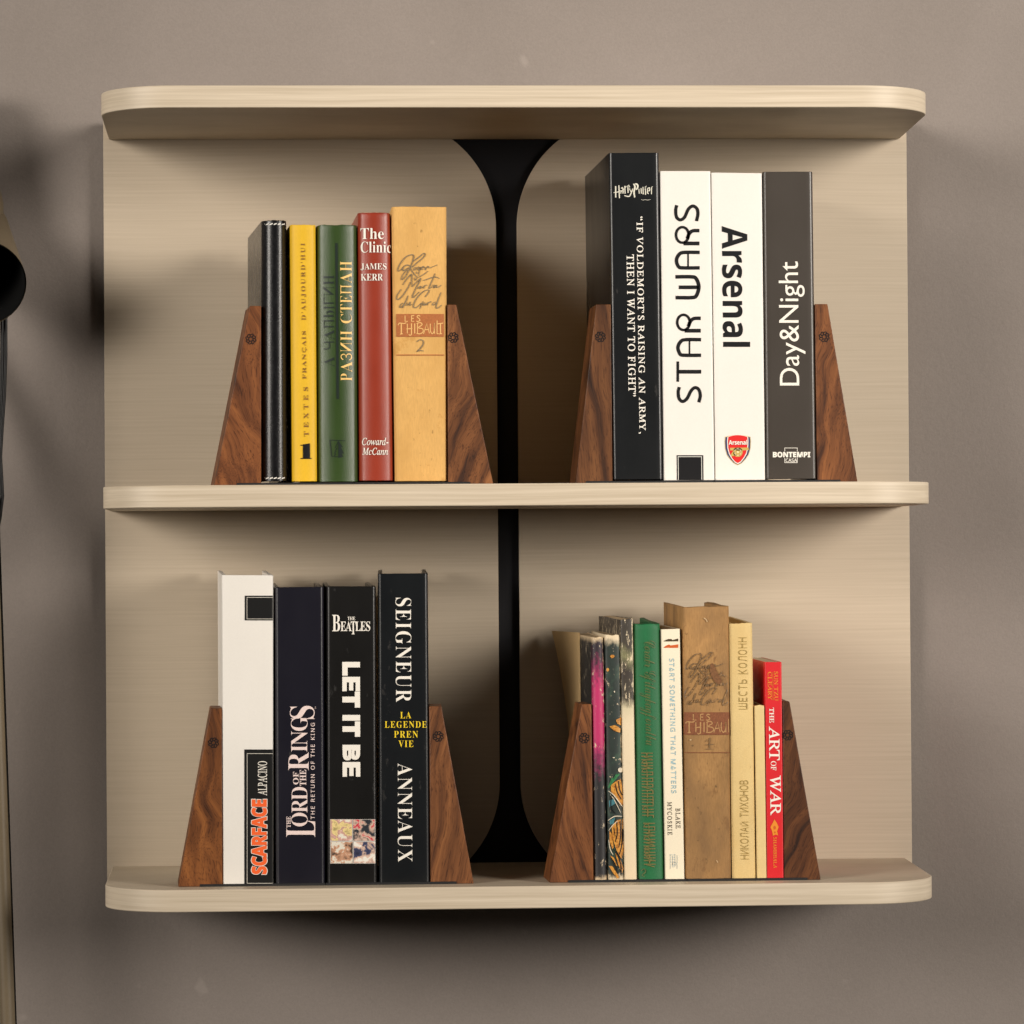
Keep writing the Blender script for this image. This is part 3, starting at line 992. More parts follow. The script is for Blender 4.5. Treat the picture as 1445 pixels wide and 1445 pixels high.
def zramp(nt_, zlen, stops, jitter=0.0, jscale=200):
    """colour by height along the spine (0 foot .. 1 head), edge broken up by noise"""
    tc = N(nt_, 'ShaderNodeTexCoord')
    sx = N(nt_, 'ShaderNodeSeparateXYZ')
    nt_.links.new(tc.outputs['Object'], sx.inputs[0])
    d = N(nt_, 'ShaderNodeMath', operation='DIVIDE')
    nt_.links.new(sx.outputs['Z'], d.inputs[0])
    d.inputs[1].default_value = zlen * U
    out = d.outputs[0]
    if jitter:
        f_ = ntex(nt_, coords(nt_, (jscale, jscale, jscale * 0.6)), 1, 6, 0.75)
        s_ = N(nt_, 'ShaderNodeMath', operation='SUBTRACT')
        nt_.links.new(f_, s_.inputs[0])
        s_.inputs[1].default_value = 0.5
        mm = N(nt_, 'ShaderNodeMath', operation='MULTIPLY_ADD')
        nt_.links.new(s_.outputs[0], mm.inputs[0])
        mm.inputs[1].default_value = jitter
        nt_.links.new(out, mm.inputs[2])
        out = mm.outputs[0]
    return ramp(nt_, out, stops)


def wearmix(nt_, c, scale, thr, col=(0.62, 0.50, 0.34), soft=0.03):
    w_ = ntex(nt_, coords(nt_, scale, loc=(random.random() * 7,) * 3), 1, 8, 0.75)
    return mix(nt_, ramp(nt_, w_, [(thr, (0, 0, 0)), (thr + soft, (1, 1, 1))]), c, col)


def edgewear(nt_, c, half, thr, col=(0.60, 0.47, 0.30), scale=(420, 420, 130), lean_=0.013, amt=0.30):
    """rubbed spine edges: noise that breaks through more easily towards both joints"""
    tc = N(nt_, 'ShaderNodeTexCoord')
    sx = N(nt_, 'ShaderNodeSeparateXYZ')
    nt_.links.new(tc.outputs['Object'], sx.inputs[0])
    a_ = N(nt_, 'ShaderNodeMath', operation='MULTIPLY_ADD')
    nt_.links.new(sx.outputs['Z'], a_.inputs[0])
    a_.inputs[1].default_value = lean_
    nt_.links.new(sx.outputs['X'], a_.inputs[2])
    b_ = N(nt_, 'ShaderNodeMath', operation='ABSOLUTE')
    nt_.links.new(a_.outputs[0], b_.inputs[0])
    m_ = N(nt_, 'ShaderNodeMapRange')
    m_.inputs['From Min'].default_value = half * 0.62 * U
    m_.inputs['From Max'].default_value = half * U
    m_.inputs['To Max'].default_value = amt
    nt_.links.new(b_.outputs[0], m_.inputs['Value'])
    g_ = N(nt_, 'ShaderNodeMapRange')
    g_.inputs['From Min'].default_value = -124 * U
    g_.inputs['From Max'].default_value = -118 * U
    g_.inputs['To Min'].default_value = 1.0
    g_.inputs['To Max'].default_value = 0.0
    nt_.links.new(sx.outputs['Y'], g_.inputs['Value'])
    mg = N(nt_, 'ShaderNodeMath', operation='MULTIPLY')
    nt_.links.new(m_.outputs[0], mg.inputs[0])
    nt_.links.new(g_.outputs[0], mg.inputs[1])
    w_ = ntex(nt_, coords(nt_, scale, loc=(random.random() * 7,) * 3), 1, 7, 0.72)
    ad_ = N(nt_, 'ShaderNodeMath', operation='ADD')
    nt_.links.new(w_, ad_.inputs[0])
    nt_.links.new(mg.outputs[0], ad_.inputs[1])
    return mix(nt_, ramp(nt_, ad_.outputs[0], [(thr, (0, 0, 0)), (thr + 0.05, (1, 1, 1))]), c, col)


Y3 = 45.0
m1, nt1, b1 = paint_mat('pink_and_black_paper', None)
c1 = zramp(nt1, 345, [(0.0, (0.012, 0.011, 0.012)), (0.42, (0.012, 0.011, 0.012)), (0.52, (0.26, 0.012, 0.085)), (0.56, (0.46, 0.020, 0.115)), (0.80, (0.46, 0.020, 0.115)),
                     (0.86, (0.20, 0.010, 0.065)), (0.93, (0.020, 0.012, 0.018)), (1.0, (0.02, 0.012, 0.018))], 0.30, 420)
# the printed side of the cover is plain black: pink shows only near the spine
tc_ = N(nt1, 'ShaderNodeTexCoord')
sxx = N(nt1, 'ShaderNodeSeparateXYZ')
nt1.links.new(tc_.outputs['Object'], sxx.inputs[0])
side = ramp(nt1, sxx.outputs['Y'], [(0.0, (0, 0, 0)), (0.001, (0, 0, 0))])
mr = N(nt1, 'ShaderNodeMapRange')
mr.inputs['From Min'].default_value = -129 * U
mr.inputs['From Max'].default_value = -122 * U
nt1.links.new(sxx.outputs['Y'], mr.inputs['Value'])
c1 = mix(nt1, mr.outputs[0], c1, (0.016, 0.015, 0.014))
c1 = wearmix(nt1, c1, (260, 260, 120), 0.60)
c1 = mix(nt1, zramp(nt1, 345, [(0.0, (1, 1, 1)), (0.012, (1, 1, 1)), (0.028, (0, 0, 0)), (0.965, (0, 0, 0)), (0.985, (1, 1, 1)), (1.0, (1, 1, 1))], 0.05, 300), c1, (0.58, 0.44, 0.27))
c1 = edgewear(nt1, c1, 9.6, 0.80)
nt1.links.new(c1, b1.inputs['Base Color'])
PK = book('paperback_book', 'worn black and magenta paperback with a curling back cover against the left bookend',
          (834, 900), (852, 899), (857, 1244.4), (838.4, 1244.5), Y3, 262, m1, 'oldpage', r=4, bulge=3, th=1.2, soft=True, worn=1.0, seed=21, shift=-4)
# curling endpaper that sticks out behind the cover
V, Fc = [], []
nr, ncol = 22, 10
for i in range(nr + 1):
    t = i / nr
    z = PK.zb + 1 + (PK.zm - PK.zb - 0.5) * t + 2 * t
    for j in range(ncol + 1):
        s = j / ncol
        y = PK.Y0 + 190 + 120 * s
        flare = 27 * max(0, (t - 0.30) / 0.70) ** 2.0 * s ** 1.3 + 3.0 * s + 1.0
        x = PK.L(z) + PK.shift * (y - PK.Y0) / PK.depth - 0.8 - flare
        V.append((x, y, z))
    for j in range(ncol + 1):
        V.append((V[i * 2 * (ncol + 1) + j][0] + 1.6, V[i * 2 * (ncol + 1) + j][1], V[i * 2 * (ncol + 1) + j][2]))
W2 = 2 * (ncol + 1)
for i in range(nr):
    for j in range(ncol):
        a = i * W2 + j
        Fc.append((a, a + 1, a + 1 + W2, a + W2))
        a += ncol + 1
        Fc.append((a, a + W2, a + 1 + W2, a + 1))
    a = i * W2
    Fc.append((a, a + W2, a + W2 + ncol + 1, a + ncol + 1))
    a = i * W2 + ncol
    Fc.append((a, a + ncol + 1, a + W2 + ncol + 1, a + W2))
for base in (0, nr * W2):
    for j in range(ncol):
        Fc.append((base + j, base + j + 1, base + j + 1 + ncol + 1, base + j + ncol + 1))
mesh('endpaper', V, Fc, cover_mat('aged_paper', (0.72, 0.50, 0.25), 0.85, 0.08, 40, 0.1, 800, spec=0.15), PK.root, PK.bx, smooth=50)

m2, nt2, b2 = paint_mat('dark_illustrated_paper', None)
f1 = ntex(nt2, coords(nt2, (110, 110, 60), loc=(3, 1, 2)), 1, 5, 0.65, 1.0)
c2 = ramp(nt2, f1, [(0.3, (0.010, 0.014, 0.012)), (0.55, (0.016, 0.028, 0.022)), (0.72, (0.035, 0.075, 0.045))])
c2 = wearmix(nt2, c2, (230, 230, 150), 0.61)
c2 = mix(nt2, zramp(nt2, 348, [(0.0, (1, 1, 1)), (0.01, (1, 1, 1)), (0.03, (0, 0, 0)), (0.945, (0, 0, 0)), (0.975, (1, 1, 1)), (1.0, (1, 1, 1))], 0.07, 260), c2, (0.66, 0.54, 0.36))
c2 = edgewear(nt2, c2, 11.5, 0.80)
nt2.links.new(c2, b2.inputs['Base Color'])
BF = book('paperback_book', 'worn dark paperback with orange butterfly wings painted on the spine',
          (853, 896), (874.6, 896.5), (880.6, 1243.7), (858.2, 1243.9), Y3, 260, m2, 'oldpage', r=3, bulge=1.5, th=1.2, soft=True, worn=1.0, seed=22)
ORW, WHW, TEAL, GRN = (blotch('wing_orange', [(.30, (.10, .035, .008)), (.42, (.42, .16, .02)), (.6, (.62, .30, .05))], 2, 420),
                       ink('wing_white', (0.66, 0.58, 0.44)), ink('wing_teal', (0.05, 0.17, 0.20), 0.5, 0.3), ink('leaf_green', (0.03, 0.17, 0.06), 0.5, 0.3))
for pf in (poly((862, 1108), (868, 1103), (876, 1099), (878, 1109), (879.3, 1136), (875, 1136), (869, 1124), (862, 1117)),
           poly((876.5, 1012), (877, 1024), (871, 1021), (869, 1016)), poly((860, 1025), (868, 1023), (876, 1028), (875, 1034), (866, 1031)),
           poly((863, 1165), (871, 1157), (879, 1156), (880, 1200), (877, 1212), (870, 1200), (864, 1182)),
           poly((860, 1172), (863, 1176), (866, 1196), (864, 1198), (860, 1186)), poly((868, 1203), (876, 1214), (880, 1226), (878, 1232), (873, 1222)),
           poly((859, 1222), (864, 1222), (874, 1238), (871, 1240), (864, 1230)), poly((861, 1207), (866, 1210), (871, 1222), (867, 1220)),
           disc(864, 926, 3.2, 2), disc(857.5, 945, 2, 2.6), poly((862, 929), (865, 925), (866, 928))):
    decal(BF, 'painted_wing', pf, ORW, 0, lean=0)
decal(BF, 'wing_edges', join(*[stroke(p, w_, taper=0.4) for p, w_ in (
    ([(858.5, 1116), (866, 1122), (873, 1131), (879, 1139)], 1.3), ([(861, 1121), (867, 1129), (876, 1147)], 1.0), ([(858, 1158), (867, 1152), (878, 1152)], 1.2),
    ([(859, 1172), (865, 1164), (872, 1158)], 1.0), ([(859, 1185), (861, 1198), (865, 1206)], 1.2))],
    disc(875.6, 1086.5, 3.8, 3.6, 9), disc(866, 1069, 1.8, 0.8, 6), disc(867, 976, 0.9, 1.4, 6)), WHW, 1, lean=0)
decal(BF, 'wing_shading', join(*[stroke(p, 1.5, taper=0.4) for p in (
    [(868, 1106), (871, 1118), (877, 1128)], [(873, 1102), (874, 1113), (878.5, 1122)], [(870, 1160), (871, 1175), (868, 1188)], [(875, 1158), (876, 1178), (873, 1196)],
    [(879, 1170), (878, 1190), (874, 1206)], [(866, 1168), (868, 1180)], [(865, 1198), (871, 1206), (876, 1220), (877, 1236)], [(862, 1210), (868, 1220), (871, 1232)],
    [(863, 1120), (862, 1140), (868, 1148)])]), BLACKP, 2, lean=0)
decal(BF, 'leaf_mark', join(stroke([(858.5, 1112), (863, 1104), (868, 1098), (874, 1092)], 4.0, taper=0.6), stroke([(860, 1108), (864, 1098)], 1.6), stroke([(865, 1101), (870, 1092)], 1.4)), GRN, 0, lean=0)
decal(BF, 'teal_marks', join(poly((859, 1130), (866, 1127), (868, 1134), (860, 1139)), poly((860, 1158), (868, 1153), (866, 1162), (861, 1164))), TEAL, 1, lean=0)

m3, nt3, b3 = paint_mat('cream_stained_paper', None)
c3 = zramp(nt3, 368, [(0.0, (0.70, 0.57, 0.38)), (0.60, (0.72, 0.60, 0.41)), (0.655, (0.60, 0.52, 0.34)), (0.69, (0.055, 0.045, 0.030)), (0.80, (0.035, 0.026, 0.020)), (0.85, (0.20, 0.19, 0.09)),
                     (0.90, (0.05, 0.04, 0.028)), (1.0, (0.035, 0.028, 0.022))], 0.12, 120)
c3 = wearmix(nt3, c3, (330, 330, 90), 0.555, (0.68, 0.56, 0.38))
c3 = edgewear(nt3, c3, 9.8, 0.74, (0.68, 0.56, 0.38), amt=0.34)
nt3.links.new(c3, b3.inputs['Base Color'])
CS = book('paperback_book', 'cream paperback with a dark stained, peeling upper spine, left of the green book',
          (874.9, 874.6), (893.2, 872.8), (899.2, 1243), (881.2, 1243.7), Y3, 275, m3, 'oldpage', r=2.5, bulge=1.0, th=1.3, soft=True, worn=1.1, seed=23, shift=-10)

GN = book('hardcover_book', 'bright green clothbound book with faded gold ornamental lettering',
          (894.2, 881.2), (931.8, 880), (937.8, 1241.3), (900.2, 1242.2), Y3, 270,
          cover_mat('green_cloth', (0.012, 0.135, 0.046), 0.55, 0.12, 60, 0.3, 1500, spec=0.35, wear=(180, 180, 90), wearcol=(0.10, 0.24, 0.13), wearthr=0.70), 'oldpage',
          r=5, bulge=4.5, worn=1.0, seed=24, rise=3)
FG = ink('faded_gold', (0.088, 0.118, 0.036), 0.5, 0.25)
decal(GN, 'author_lettering', T(script('Corabr Gfilaybagforalbu'), (902.5, 904, 926, 1052), -1, spacing=0.86, offset=-0.006), FG, lean=0.016)


def ornate(y0, y1, x0, x1, n, seed):
    rs = random.Random(seed)
    L_ = []
    H = x1 - x0
    y = y0
    while y < y1:
        w_ = 1.5
        L_.append(rect(x0, y, x1, y + w_))
        kk = rs.choice((0, 1, 2, 3))
        if kk == 0:
            L_.append(stroke([(x0 + 0.1 * H, y + 1), (x0 + 0.9 * H, y + 4.5)], 1.1, 0))
        elif kk == 1:
            L_.append(rect(x0 + 0.42 * H, y + w_, x0 + 0.54 * H, y + 4))
        elif kk == 2:
            L_.append(rect(x1 - 0.10 * H, y + w_, x1, y + 4.2))
            L_.append(rect(x0 + 0.42 * H, y + w_, x0 + 0.52 * H, y + 3))
        else:
            L_.append(ring(x0 + 0.28 * H, y + 4.2, 0.2 * H, 2.2, 1.0, 14))
        y += rs.choice((3.9, 4.4, 5.0))
    return join(*L_)


decal(GN, 'title_lettering', join(ornate(1062, 1151, 906.0, 922.5, 9, 4), ornate(1161, 1220, 907.5, 924.0, 6, 9)), ink('old_gold', (0.16, 0.135, 0.04), 0.5, 0.25), lean=0.016)
decal(GN, 'publisher_mark', join(stroke([(905, 1229), (909, 1226), (911, 1231), (906, 1235), (910, 1237)], 1.0), stroke([(912, 1228), (908, 1233)], 0.8)), FG, lean=0)

SM = book('paperback_book', 'narrow cream white paperback with pale blue capitals and two small shoe marks',
          (932.8, 888.2), (959.6, 887.3), (966.2, 1242), (938.8, 1242.3), Y3, 262,
          cover_mat('ivory_paper', (0.80, 0.72, 0.55), 0.5, 0.03, 40, 0.05, 900), 'oldpage', r=2, th=1.2, soft=True, seed=25)
decal(SM, 'title_lettering', T(sans('START SOMETHING THAT MATTERS'), (945.8, 929, 952.8, 1119.5), -1, spacing=1.18, offset=0.012), ink('pale_blue_print', (0.30, 0.46, 0.50)), lean=0.016)
decal(SM, 'author_lettering', join(T(box_=(953.5, 1140.5, 960.0, 1169), rot=-1, **reg('BLAKE', spacing=1.25, offset=0.012)), T(box_=(941.8, 1131.5, 948.2, 1178.5), rot=-1, **reg('MYCOSKIE', spacing=1.25, offset=0.012))),
      ink('dark_brown_print', (0.05, 0.035, 0.02)), lean=0.014)
decal(SM, 'dark_shoe', poly((936.5, 904.3), (943, 901.6), (947.5, 901.6), (948.5, 903.2), (957, 901), (957, 905), (936.6, 905.2)), ink('dark_brown_mark', (0.055, 0.035, 0.012)), lean=0)
decal(SM, 'orange_shoe', poly((936.3, 913.6), (940, 911.0), (944, 909.3), (946, 910.8), (957, 909.2), (957, 914.2), (936.6, 914.2)), ink('orange_mark', (0.56, 0.10, 0.015)), lean=0)
decal(SM, 'publisher_mark', join(ring(951.5, 1219, 2.6, 2.8, 0.5), *[rect(945.5 + i * 3.2, 1205 + (i % 2) * 2, 946.1 + i * 3.2, 1226 - (i % 3) * 2) for i in range(4)],
                                 *[rect(947 + (i % 3), 1206 + i * 3.4, 953, 1206.5 + i * 3.4) for i in range(6)]), ink('faint_blue_print', (0.45, 0.52, 0.52)), lean=0)

m4 = cover_mat('brown_stained_cloth', (0.37, 0.205, 0.078), 0.75, 0.34, 34, 0.4, 900, stretch=(1.6, 1.6, 0.25), spec=0.2,
               wear=(75, 75, 38), wearcol=(0.22, 0.115, 0.045), wearthr=0.575, stain=(0.20, 0.115, 0.052))
T1 = book('hardcover_book', 'stained brown cloth book with faded handwriting, rust title band and numeral 1',
          (962.5, 856.8), (1029.2, 855.3), (1032.6, 1240), (967, 1240.8), Y3, 285, m4, 'oldpage', r=5, bulge=2, worn=1.3, seed=26, rise=2.5)
GREY2 = blotch('faded_grey_ink', [(.38, (0.33, 0.185, 0.075)), (.46, (0.17, 0.105, 0.05)), (.60, (0.13, 0.08, 0.038)), (.66, (0.33, 0.185, 0.075))], 5, 320, 0.2)
decal(T1, 'author_lettering', handwriting(961.5, 913, 1 / 16.6), GREY2, lean=0)
FRUST = ink('faded_rust_print', (0.20, 0.068, 0.026), 0.75, 0.2)
decal(T1, 'title_band', rect(965.2, 1005, 1029.6, 1036.8), FRUST, lean=0)
decal(T1, 'rule_line', rect(966, 1061.4, 1030.4, 1062.3), FRUST, lean=0)
decal(T1, 'title_lettering', thibault(966, 1006, 72, 29.5, 0.88), ink('worn_ochre_print', (0.40, 0.22, 0.085), 0.75, 0.2), 1, lean=0)
decal(T1, 'volume_number', join(stroke([(996, 1046), (1001.5, 1041), (1001, 1056)], 1.2, 0), stroke([(995.5, 1057), (1006, 1056.5)], 1.0, 0), stroke([(995, 1051), (1007, 1050)], 0.8, 0)), GREY2, lean=0)
decal(T1, 'stain', poly((1002, 938), (1005, 935.5), (1008, 939), (1012, 948), (1017, 956), (1018.5, 962), (1015, 966), (1009, 963), (1004, 955), (1001.5, 946)), ink('stain_brown', (0.17, 0.075, 0.028), 0.8, 0.25), 1, lean=0)
SCF = ink('scuff_pale', (0.52, 0.36, 0.2))
for pf in (stroke([(993, 872), (996, 874), (998, 877.5)], 1.4), disc(974.5, 1044, 1.6, 1.0, 7), stroke([(1011, 1214), (1013, 1217)], 1.2)):
    decal(T1, 'scuff', pf, SCF, 1, lean=0)

m5 = cover_mat('pale_straw_cloth', (0.70, 0.52, 0.235), 0.7, 0.06, 60, 0.25, 1400, spec=0.25, stain=(0.60, 0.41, 0.16))
NT = book('hardcover_book', 'straw yellow book with embossed narrow Cyrillic capitals reading upwards',
          (1029.2, 880.2), (1062, 879), (1067.2, 1239.9), (1033.4, 1240.7), Y3, 272, m5, 'oldpage', r=4, bulge=1.5, worn=0.6, seed=27, rise=4)
DG = ink('dull_gold_print', (0.30, 0.20, 0.05), 0.45, 0.15)
_s = sans
shest = letters([('Ш', 0, .75), (_s('E'), 0, .5), (_s('C'), 0, .55), (_s('T'), 0, .55), ('Ь', 0, .5), ' ', (_s('K'), 0, .55), (_s('O'), 0, .6), ('Л', 0, .6), (_s('O'), 0, .6), (_s('H'), 0, .55), (_s('H'), 0, .55)], 0.2)
niko = letters([(_s('H'), 0, .55), ('И', 0, .55), (_s('K'), 0, .5), (_s('O'), 0, .6), ('Л', 0, .6), (_s('A'), 0, .6), ('Й', 0, .55), ' ', (_s('T'), 0, .5), ('И', 0, .55), (_s('X'), 0, .55),
                (_s('O'), 0, .6), (_s('H'), 0, .55), (_s('O'), 0, .6), (_s('B'), 0, .5)], 0.13)
decal(NT, 'title_lettering', place(shest, (1042.3, 899.5, 1054.0, 1001), 1), DG, lean=0.006)
decal(NT, 'author_lettering', place(niko, (1044.6, 1101, 1056.0, 1212.5), 1), DG, lean=0.01)

TC = book('paperback_book', 'short thin cream paperback squeezed between the straw and the red books',
          (1064.6, 995.5), (1078.8, 995.5), (1082.2, 1240.6), (1068.2, 1240.8), Y3, 225,
          cover_mat('cream_paper', (0.70, 0.53, 0.24), 0.55, 0.10, 60, 0.1, 800, wear=(120, 120, 60), wearcol=(0.8, 0.68, 0.42), wearthr=0.68), 'oldpage', r=2, th=1.1, soft=True, worn=0.7, seed=28)

m6 = cover_mat('scarlet_paper', (0.62, 0.012, 0.018), 0.45, 0.04, 40, 0.05, 900)
AW = book('paperback_book', 'small scarlet paperback with white and orange lettering beside the right bookend',
          (1079.2, 934.2), (1103.2, 934.2), (1106, 1239.2), (1082.5, 1239.8), Y3, 230, m6, 'page', r=1.5, th=1.2, soft=True, seed=29)
ORP = ink('amber_print', (0.72, 0.24, 0.02))
decal(AW, 'author_lettering', join(T(box_=(1092.4, 947.5, 1098.0, 989), rot=-1, **reg('SUN TZU', offset=0.012)), T(box_=(1083.3, 948, 1089.2, 987.5), rot=-1, **reg('CLEARY', offset=0.012)), rect(1090.4, 948, 1090.9, 988)), ORP, lean=0.01)
decal(AW, 'title_lettering', join(T(box_=(1086.4, 998.5, 1092.8, 1020), rot=-1, **reg('THE', offset=0.016)), T(box_=(1085.6, 1025, 1100.5, 1073), rot=-1, **reg('ART', spacing=0.95, offset=0.012)),
                                  T(box_=(1087.6, 1074, 1095.4, 1087), rot=-1, **reg('OF', offset=0.012)), T(box_=(1086.2, 1094, 1101.6, 1150.5), rot=-1, **reg('WAR', spacing=0.95, offset=0.012))), WHITE, lean=0.01, yc=1075)
decal(AW, 'publisher_mark', join(poly((1092.6, 1156), (1096, 1161), (1098.8, 1167), (1096.5, 1173), (1098, 1179), (1094.5, 1177.5), (1090.5, 1179.3), (1089.5, 1173), (1087, 1167), (1090.5, 1161))), ORP, lean=0)
decal(AW, 'mark_core', join(disc(1092.9, 1168, 1.6, 2.6, 10), disc(1093.4, 1174.5, 1.0, 1.4, 8)), ink('deep_orange_mark', (0.55, 0.10, 0.01)), 1, lean=0)
decal(AW, 'publisher_lettering', T(box_=(1091.2, 1181.5, 1096.2, 1225), rot=-1, **reg('SHAMBHALA', spacing=1.05, offset=0.012)), ORP, lean=0.01)


# ------------------------------------------------------------------ bookends
def bookend(label, tl, tr, br, bl, emb, side, Y0, shelf_z, plate0, plate1, wood, shear=0.0):
    """side -1: stands left of its books; plate0..plate1 pixel span of the steel plate"""
    P = [at(p[0], p[1], Y0) for p in (tl, tr, br, bl)]
    zb = shelf_z + 0.15
    D = 84.0
    bx = ((P[2][0] + P[3][0]) / 2, Y0 + D / 2, zb)
    root = thing('bookend', label, 'bookend', bx, 'walnut bookends on the shelves')
    zt = (P[0][2] + P[1][2]) / 2
    xs = [(P[0][0], zt), (P[1][0], zt), (P[2][0], zb), (P[3][0], zb)]
    # keep the face against the books clear of them
    V = [(x, Y0, z) for x, z in xs] + [(x + shear, Y0 + D, z) for x, z in xs]
    Fc = [(0, 1, 2, 3), (4, 7, 6, 5), (0, 4, 5, 1), (1, 5, 6, 2), (2, 6, 7, 3), (3, 7, 4, 0)]
    blk = mesh('wood_block', V, Fc, wood, root, bx, smooth=30, bevel=1.1)
    # emblem burnt into the wood: a ring of interlaced petals
    ex, ey = emb
    rg = []
    for i in range(8):
        a = 2 * math.pi * i / 8 + 0.2
        c0 = (ex + 5.0 * math.cos(a), ey + 5.0 * math.sin(a))
        pts = []
        for j in range(11):
            b_ = 2 * math.pi * j / 10
            u, v = 2.7 * math.cos(b_), 1.75 * math.sin(b_)
            aa = a + 0.75
            pts.append((c0[0] + u * math.cos(aa) - v * math.sin(aa), c0[1] + u * math.sin(aa) + v * math.cos(aa)))
        rg.append(stroke(pts, 1.3, curve=False))
    V2, F2 = join(*rg)
    W3 = []
    for i, (x, y) in enumerate(V2):
        p = at(x, y, Y0)
        W3.append((p[0], Y0 - 0.25 - 0.03 * (i // 22), p[2]))
    mesh('emblem', W3, F2, BLACKP, blk, bx, smooth=0)
    a0, a1 = at(plate0, br[1], Y0)[0], at(plate1, br[1], Y0)[0]
    v, f_ = box(a0, a1, Y0 - 1.2, Y0 + 190, zb, zb + 3.4)
    mesh('steel_plate', v, f_, M['steel'], root, bx, smooth=0, bevel=0.4, seg=1)
    return root


W_ = [walnut('walnut_%s' % n, s, t, d, r_, tint) for n, s, t, d, r_, tint in (
    ('a', 11, 0.22, 1.0, 0.9, (1.08, 0.95, 0.85)), ('b', 12, -0.18, 1.15, 0.9, (1, 1, 1)), ('c', 13, 0.10, 0.72, 0.3, (1, 1, 1)), ('d', 14, -0.12, 1.05, 0.6, (1.08, 1, .9)),
    ('e', 15, 0.10, 1.05, 0.8, (1.12, 1, .75)), ('f', 16, -0.12, 1.15, 0.3, (1, 1, 1)), ('g', 17, 0.20, 1.1, 0.25, (1.05, 1, .95)), ('h', 18, -0.3, 0.6, 0.8, (1.05, .95, .85)))]
ZS1, ZS2 = ZM + TH, ZB + TH
bookend('walnut wedge bookend left of the black leather journal, dark swirling grain', (352.5, 431.6), (368.6, 431.6), (368.6, 683.5), (302.2, 683.5), (354, 478.5), -1, Y1, ZS1, 334, 499, W_[0], -8.3)
bookend('walnut wedge bookend right of the clean ochre book, with arched growth rings', (631.3, 429.8), (643.9, 429.8), (696, 681.3), (632.2, 681.3), (639.5, 476.4), 1, Y1, ZS1, 500, 663.7, W_[1], 0)
bookend('dark straight grained bookend left of the tallest charcoal book', (841.3, 429.5), (862, 429.5), (864.5, 680.6), (812, 680.6), (847.2, 475.3), -1, Y1, ZS1, 826.7, 1007, W_[2], -3.3)
bookend('reddish walnut wedge bookend right of the grey brown book', (1149.8, 429), (1167.7, 429), (1210.2, 678.8), (1153.2, 678.8), (1163, 475.3), 1, Y1, ZS1, 1008, 1186, W_[3], 2.4)
bookend('orange brown wedge bookend left of the cream book with black side labels', (297.5, 999.4), (313, 999.4), (314.2, 1254.9), (251.5, 1254.9), (301.3, 1048.2), -1, Y2, ZS2, 282, 459, W_[4], -4.6)
bookend('walnut bookend with a long dark streak, right of the black book with yellow lines', (605.6, 996.6), (622.9, 996.6), (668.6, 1249.7), (607.5, 1249.7), (618.4, 1039.2), 1, Y2, ZS2, 460, 644.3, W_[5], 1.4)
bookend('fine grained walnut wedge bookend propping the curling magenta paperback', (821, 993.7), (834.6, 993.7), (837.6, 1246.7), (775.5, 1247.6), (824.3, 1041.6), -1, Y3, ZS2, 801.7, 969, W_[6], -4.0)
bookend('darkest mottled walnut bookend right of the small scarlet paperback', (1104.2, 989.8), (1114.2, 989.8), (1158.2, 1241.3), (1106.6, 1241.3), (1111.6, 1037.4), 1, Y3, ZS2, 970, 1139.5, W_[7], 0.6)


# ------------------------------------------------------------------ floor lamp at the left edge
def tube(pts, rad, n=12):
    V, Fc = [], []
    for i, p in enumerate(pts):
        p = Vector(p)
        a, c = Vector(pts[max(0, i - 1)]), Vector(pts[min(len(pts) - 1, i + 1)])
        d = (c - a).normalized()
        s = d.cross(Vector((0, 1, 0.01))).normalized()
        t = s.cross(d)
        r_ = rad[i] if isinstance(rad, (list, tuple)) else rad
        for j in range(n):
            q = 2 * math.pi * j / n
            V.append(tuple(p + s * (r_ * math.cos(q)) + t * (r_ * math.sin(q))))
        if i:
            for j in range(n):
                Fc.append(((i - 1) * n + j, (i - 1) * n + (j + 1) % n, i * n + (j + 1) % n, i * n + j))
    Fc += [tuple(range(n)), tuple((len(pts) - 1) * n + j for j in range(n))]
    return V, Fc


LY = 222.0
rim = Vector(at(-31, 400, LY))
back = Vector(at(-38, 325, LY + 164))
lb0 = at(-60, 1445, LY)
lamp = thing('floor_lamp', 'floor lamp with tan conical shade, black inside, half out of view at the left edge', 'lamp', (lb0[0], LY, -1400))
LO = (lb0[0], LY, -1400)
TAN = cover_mat('tan_lamp_metal', (0.15, 0.115, 0.07), 0.5, 0.12, 30, 0.15, 700, spec=0.4)
MBK = cover_mat('matt_black_lining', (0.004, 0.004, 0.004), 0.8, 0.1, 30, 0.05, spec=0.1)
ax = (rim - back).normalized()
e1 = ax.cross(Vector((0, 0, 1))).normalized()
e2 = e1.cross(ax)


def cone(r0, r1, o0=0.0, o1=0.0, cap=True, n=56):
    V, Fc = [], []
    for c, r_ in ((back - ax * o0, r0), (rim + ax * o1, r1)):
        for j in range(n):
            a = 2 * math.pi * j / n
            V.append(tuple(c + e1 * (r_ * math.cos(a)) + e2 * (r_ * math.sin(a))))
    for j in range(n):
        Fc.append((j, (j + 1) % n, n + (j + 1) % n, n + j))
    if cap:
        Fc.append(tuple(range(n)))
    return V, Fc


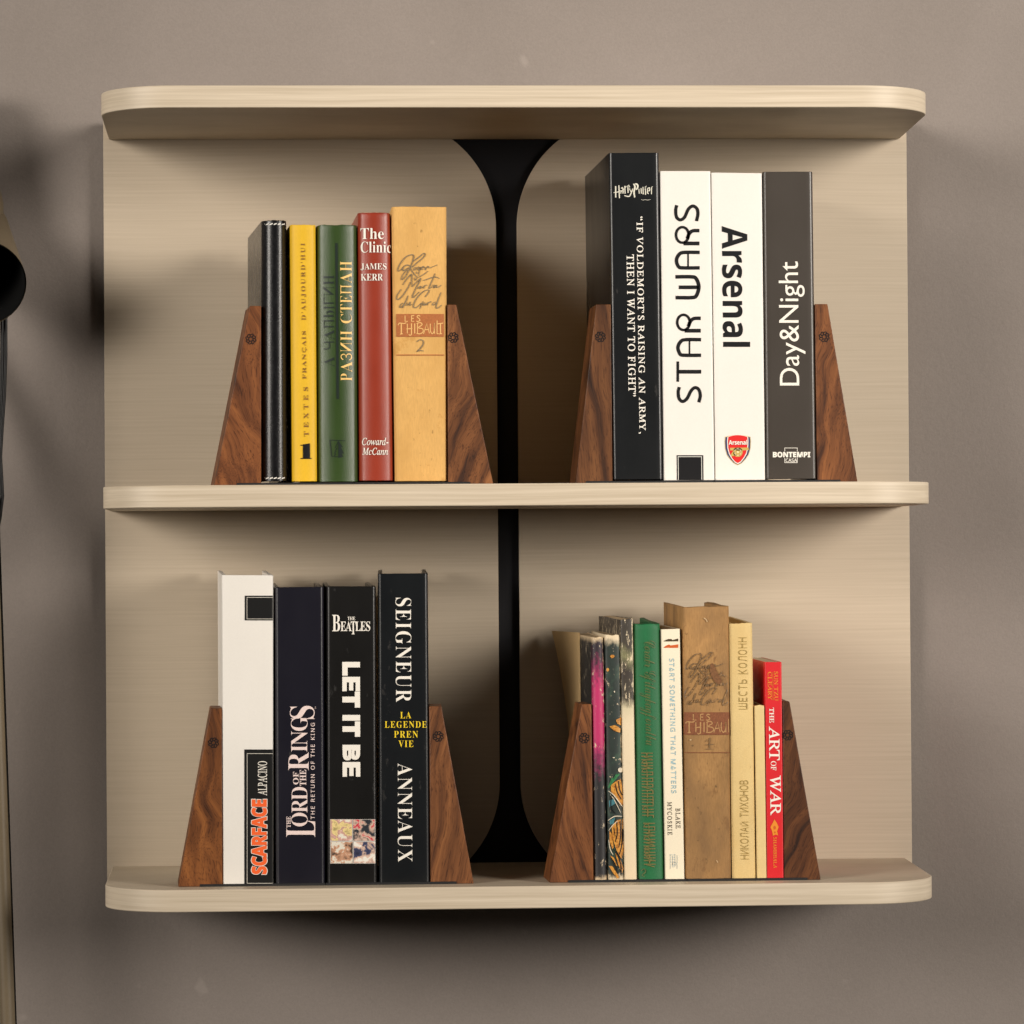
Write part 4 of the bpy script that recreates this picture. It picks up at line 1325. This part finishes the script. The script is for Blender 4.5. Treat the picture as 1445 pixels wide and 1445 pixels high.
v, f_ = cone(53, 69)
mesh('lamp_shade', v, f_, TAN, lamp, LO, smooth=40)
hp_ = [tuple(Vector(at(*q, LY + d_))) for q, d_ in (((-38, 326), 150), ((-42, 292), 132), ((-52, 200), 122), ((-58, 130), 115), ((-59, 124), 114))]
v, f_ = tube(hp_, [44, 49, 38, 30, 22], 32)
mesh('added_shadow_housing', v, f_, TAN, lamp, LO, smooth=40)  # lower end carries on the shade; unseen upper part added to shadow the wall
v, f_ = cone(50, 67.2, -6, 0.3)
mesh('shade_lining', v, f_, MBK, lamp, LO, smooth=40)
for off, rad in ((0, 2.8), (5.0, 2.6)):
    pts = []
    for x, y in ((3 + off, 435), (3 + off, 500), (1.5 + off * .9, 560), (-1 + off * .7, 610), (-2 + off * .5, 645), (1 + off * .3, 680), (2.5 + off * .2, 700), (-1 + off * .2, 730), (-9 + off * .2, 770), (-14, 820)):
        p = at(x, y, LY + 60)
        pts.append(tuple(p))
    v, f_ = tube(pts, rad)
    mesh('cable', v, f_, ink('black_cable_%d' % int(rad * 10), (0.004, 0.004, 0.004), 0.5), lamp, LO, smooth=60)
top = at(-14, 700, LY + 40)
mid = at(1, 1150, LY + 40)
bot = mid + (mid - top) * 1.6
v, f_ = tube([tuple(top), tuple(mid), tuple(bot)], [9.5, 10.5, 12])
mesh('leg', v, f_, TAN, lamp, LO, smooth=60)
top, mid = at(-3.5, 700, LY + 44), at(11.8, 1150, LY + 44)
bot = mid + (mid - top) * 1.6
v, f_ = tube([tuple(top), tuple(mid), tuple(bot)], 2.0)
mesh('leg_edge', v, f_, MBK, lamp, LO, smooth=60)
v, f_ = tube([tuple(back + Vector((-10, 0, -10))), tuple(Vector(at(-60, 460, LY + 150))), tuple(Vector(at(-40, 720, LY + 40)))], 9)
mesh('pole', v, f_, TAN, lamp, LO, smooth=60)
v, f_ = tube([tuple(Vector(at(-40, 705, LY + 40))), tuple(Vector(at(-90, 1150, LY + 40))), tuple(Vector(at(-170, 1900, LY - 100)))], 10)
mesh('leg', v, f_, TAN, lamp, LO, smooth=60)

bpy.data.objects.remove(_to)
bpy.data.curves.remove(_tc)
for o in sc.objects:
    if '_org' in o:
        del o['_org']
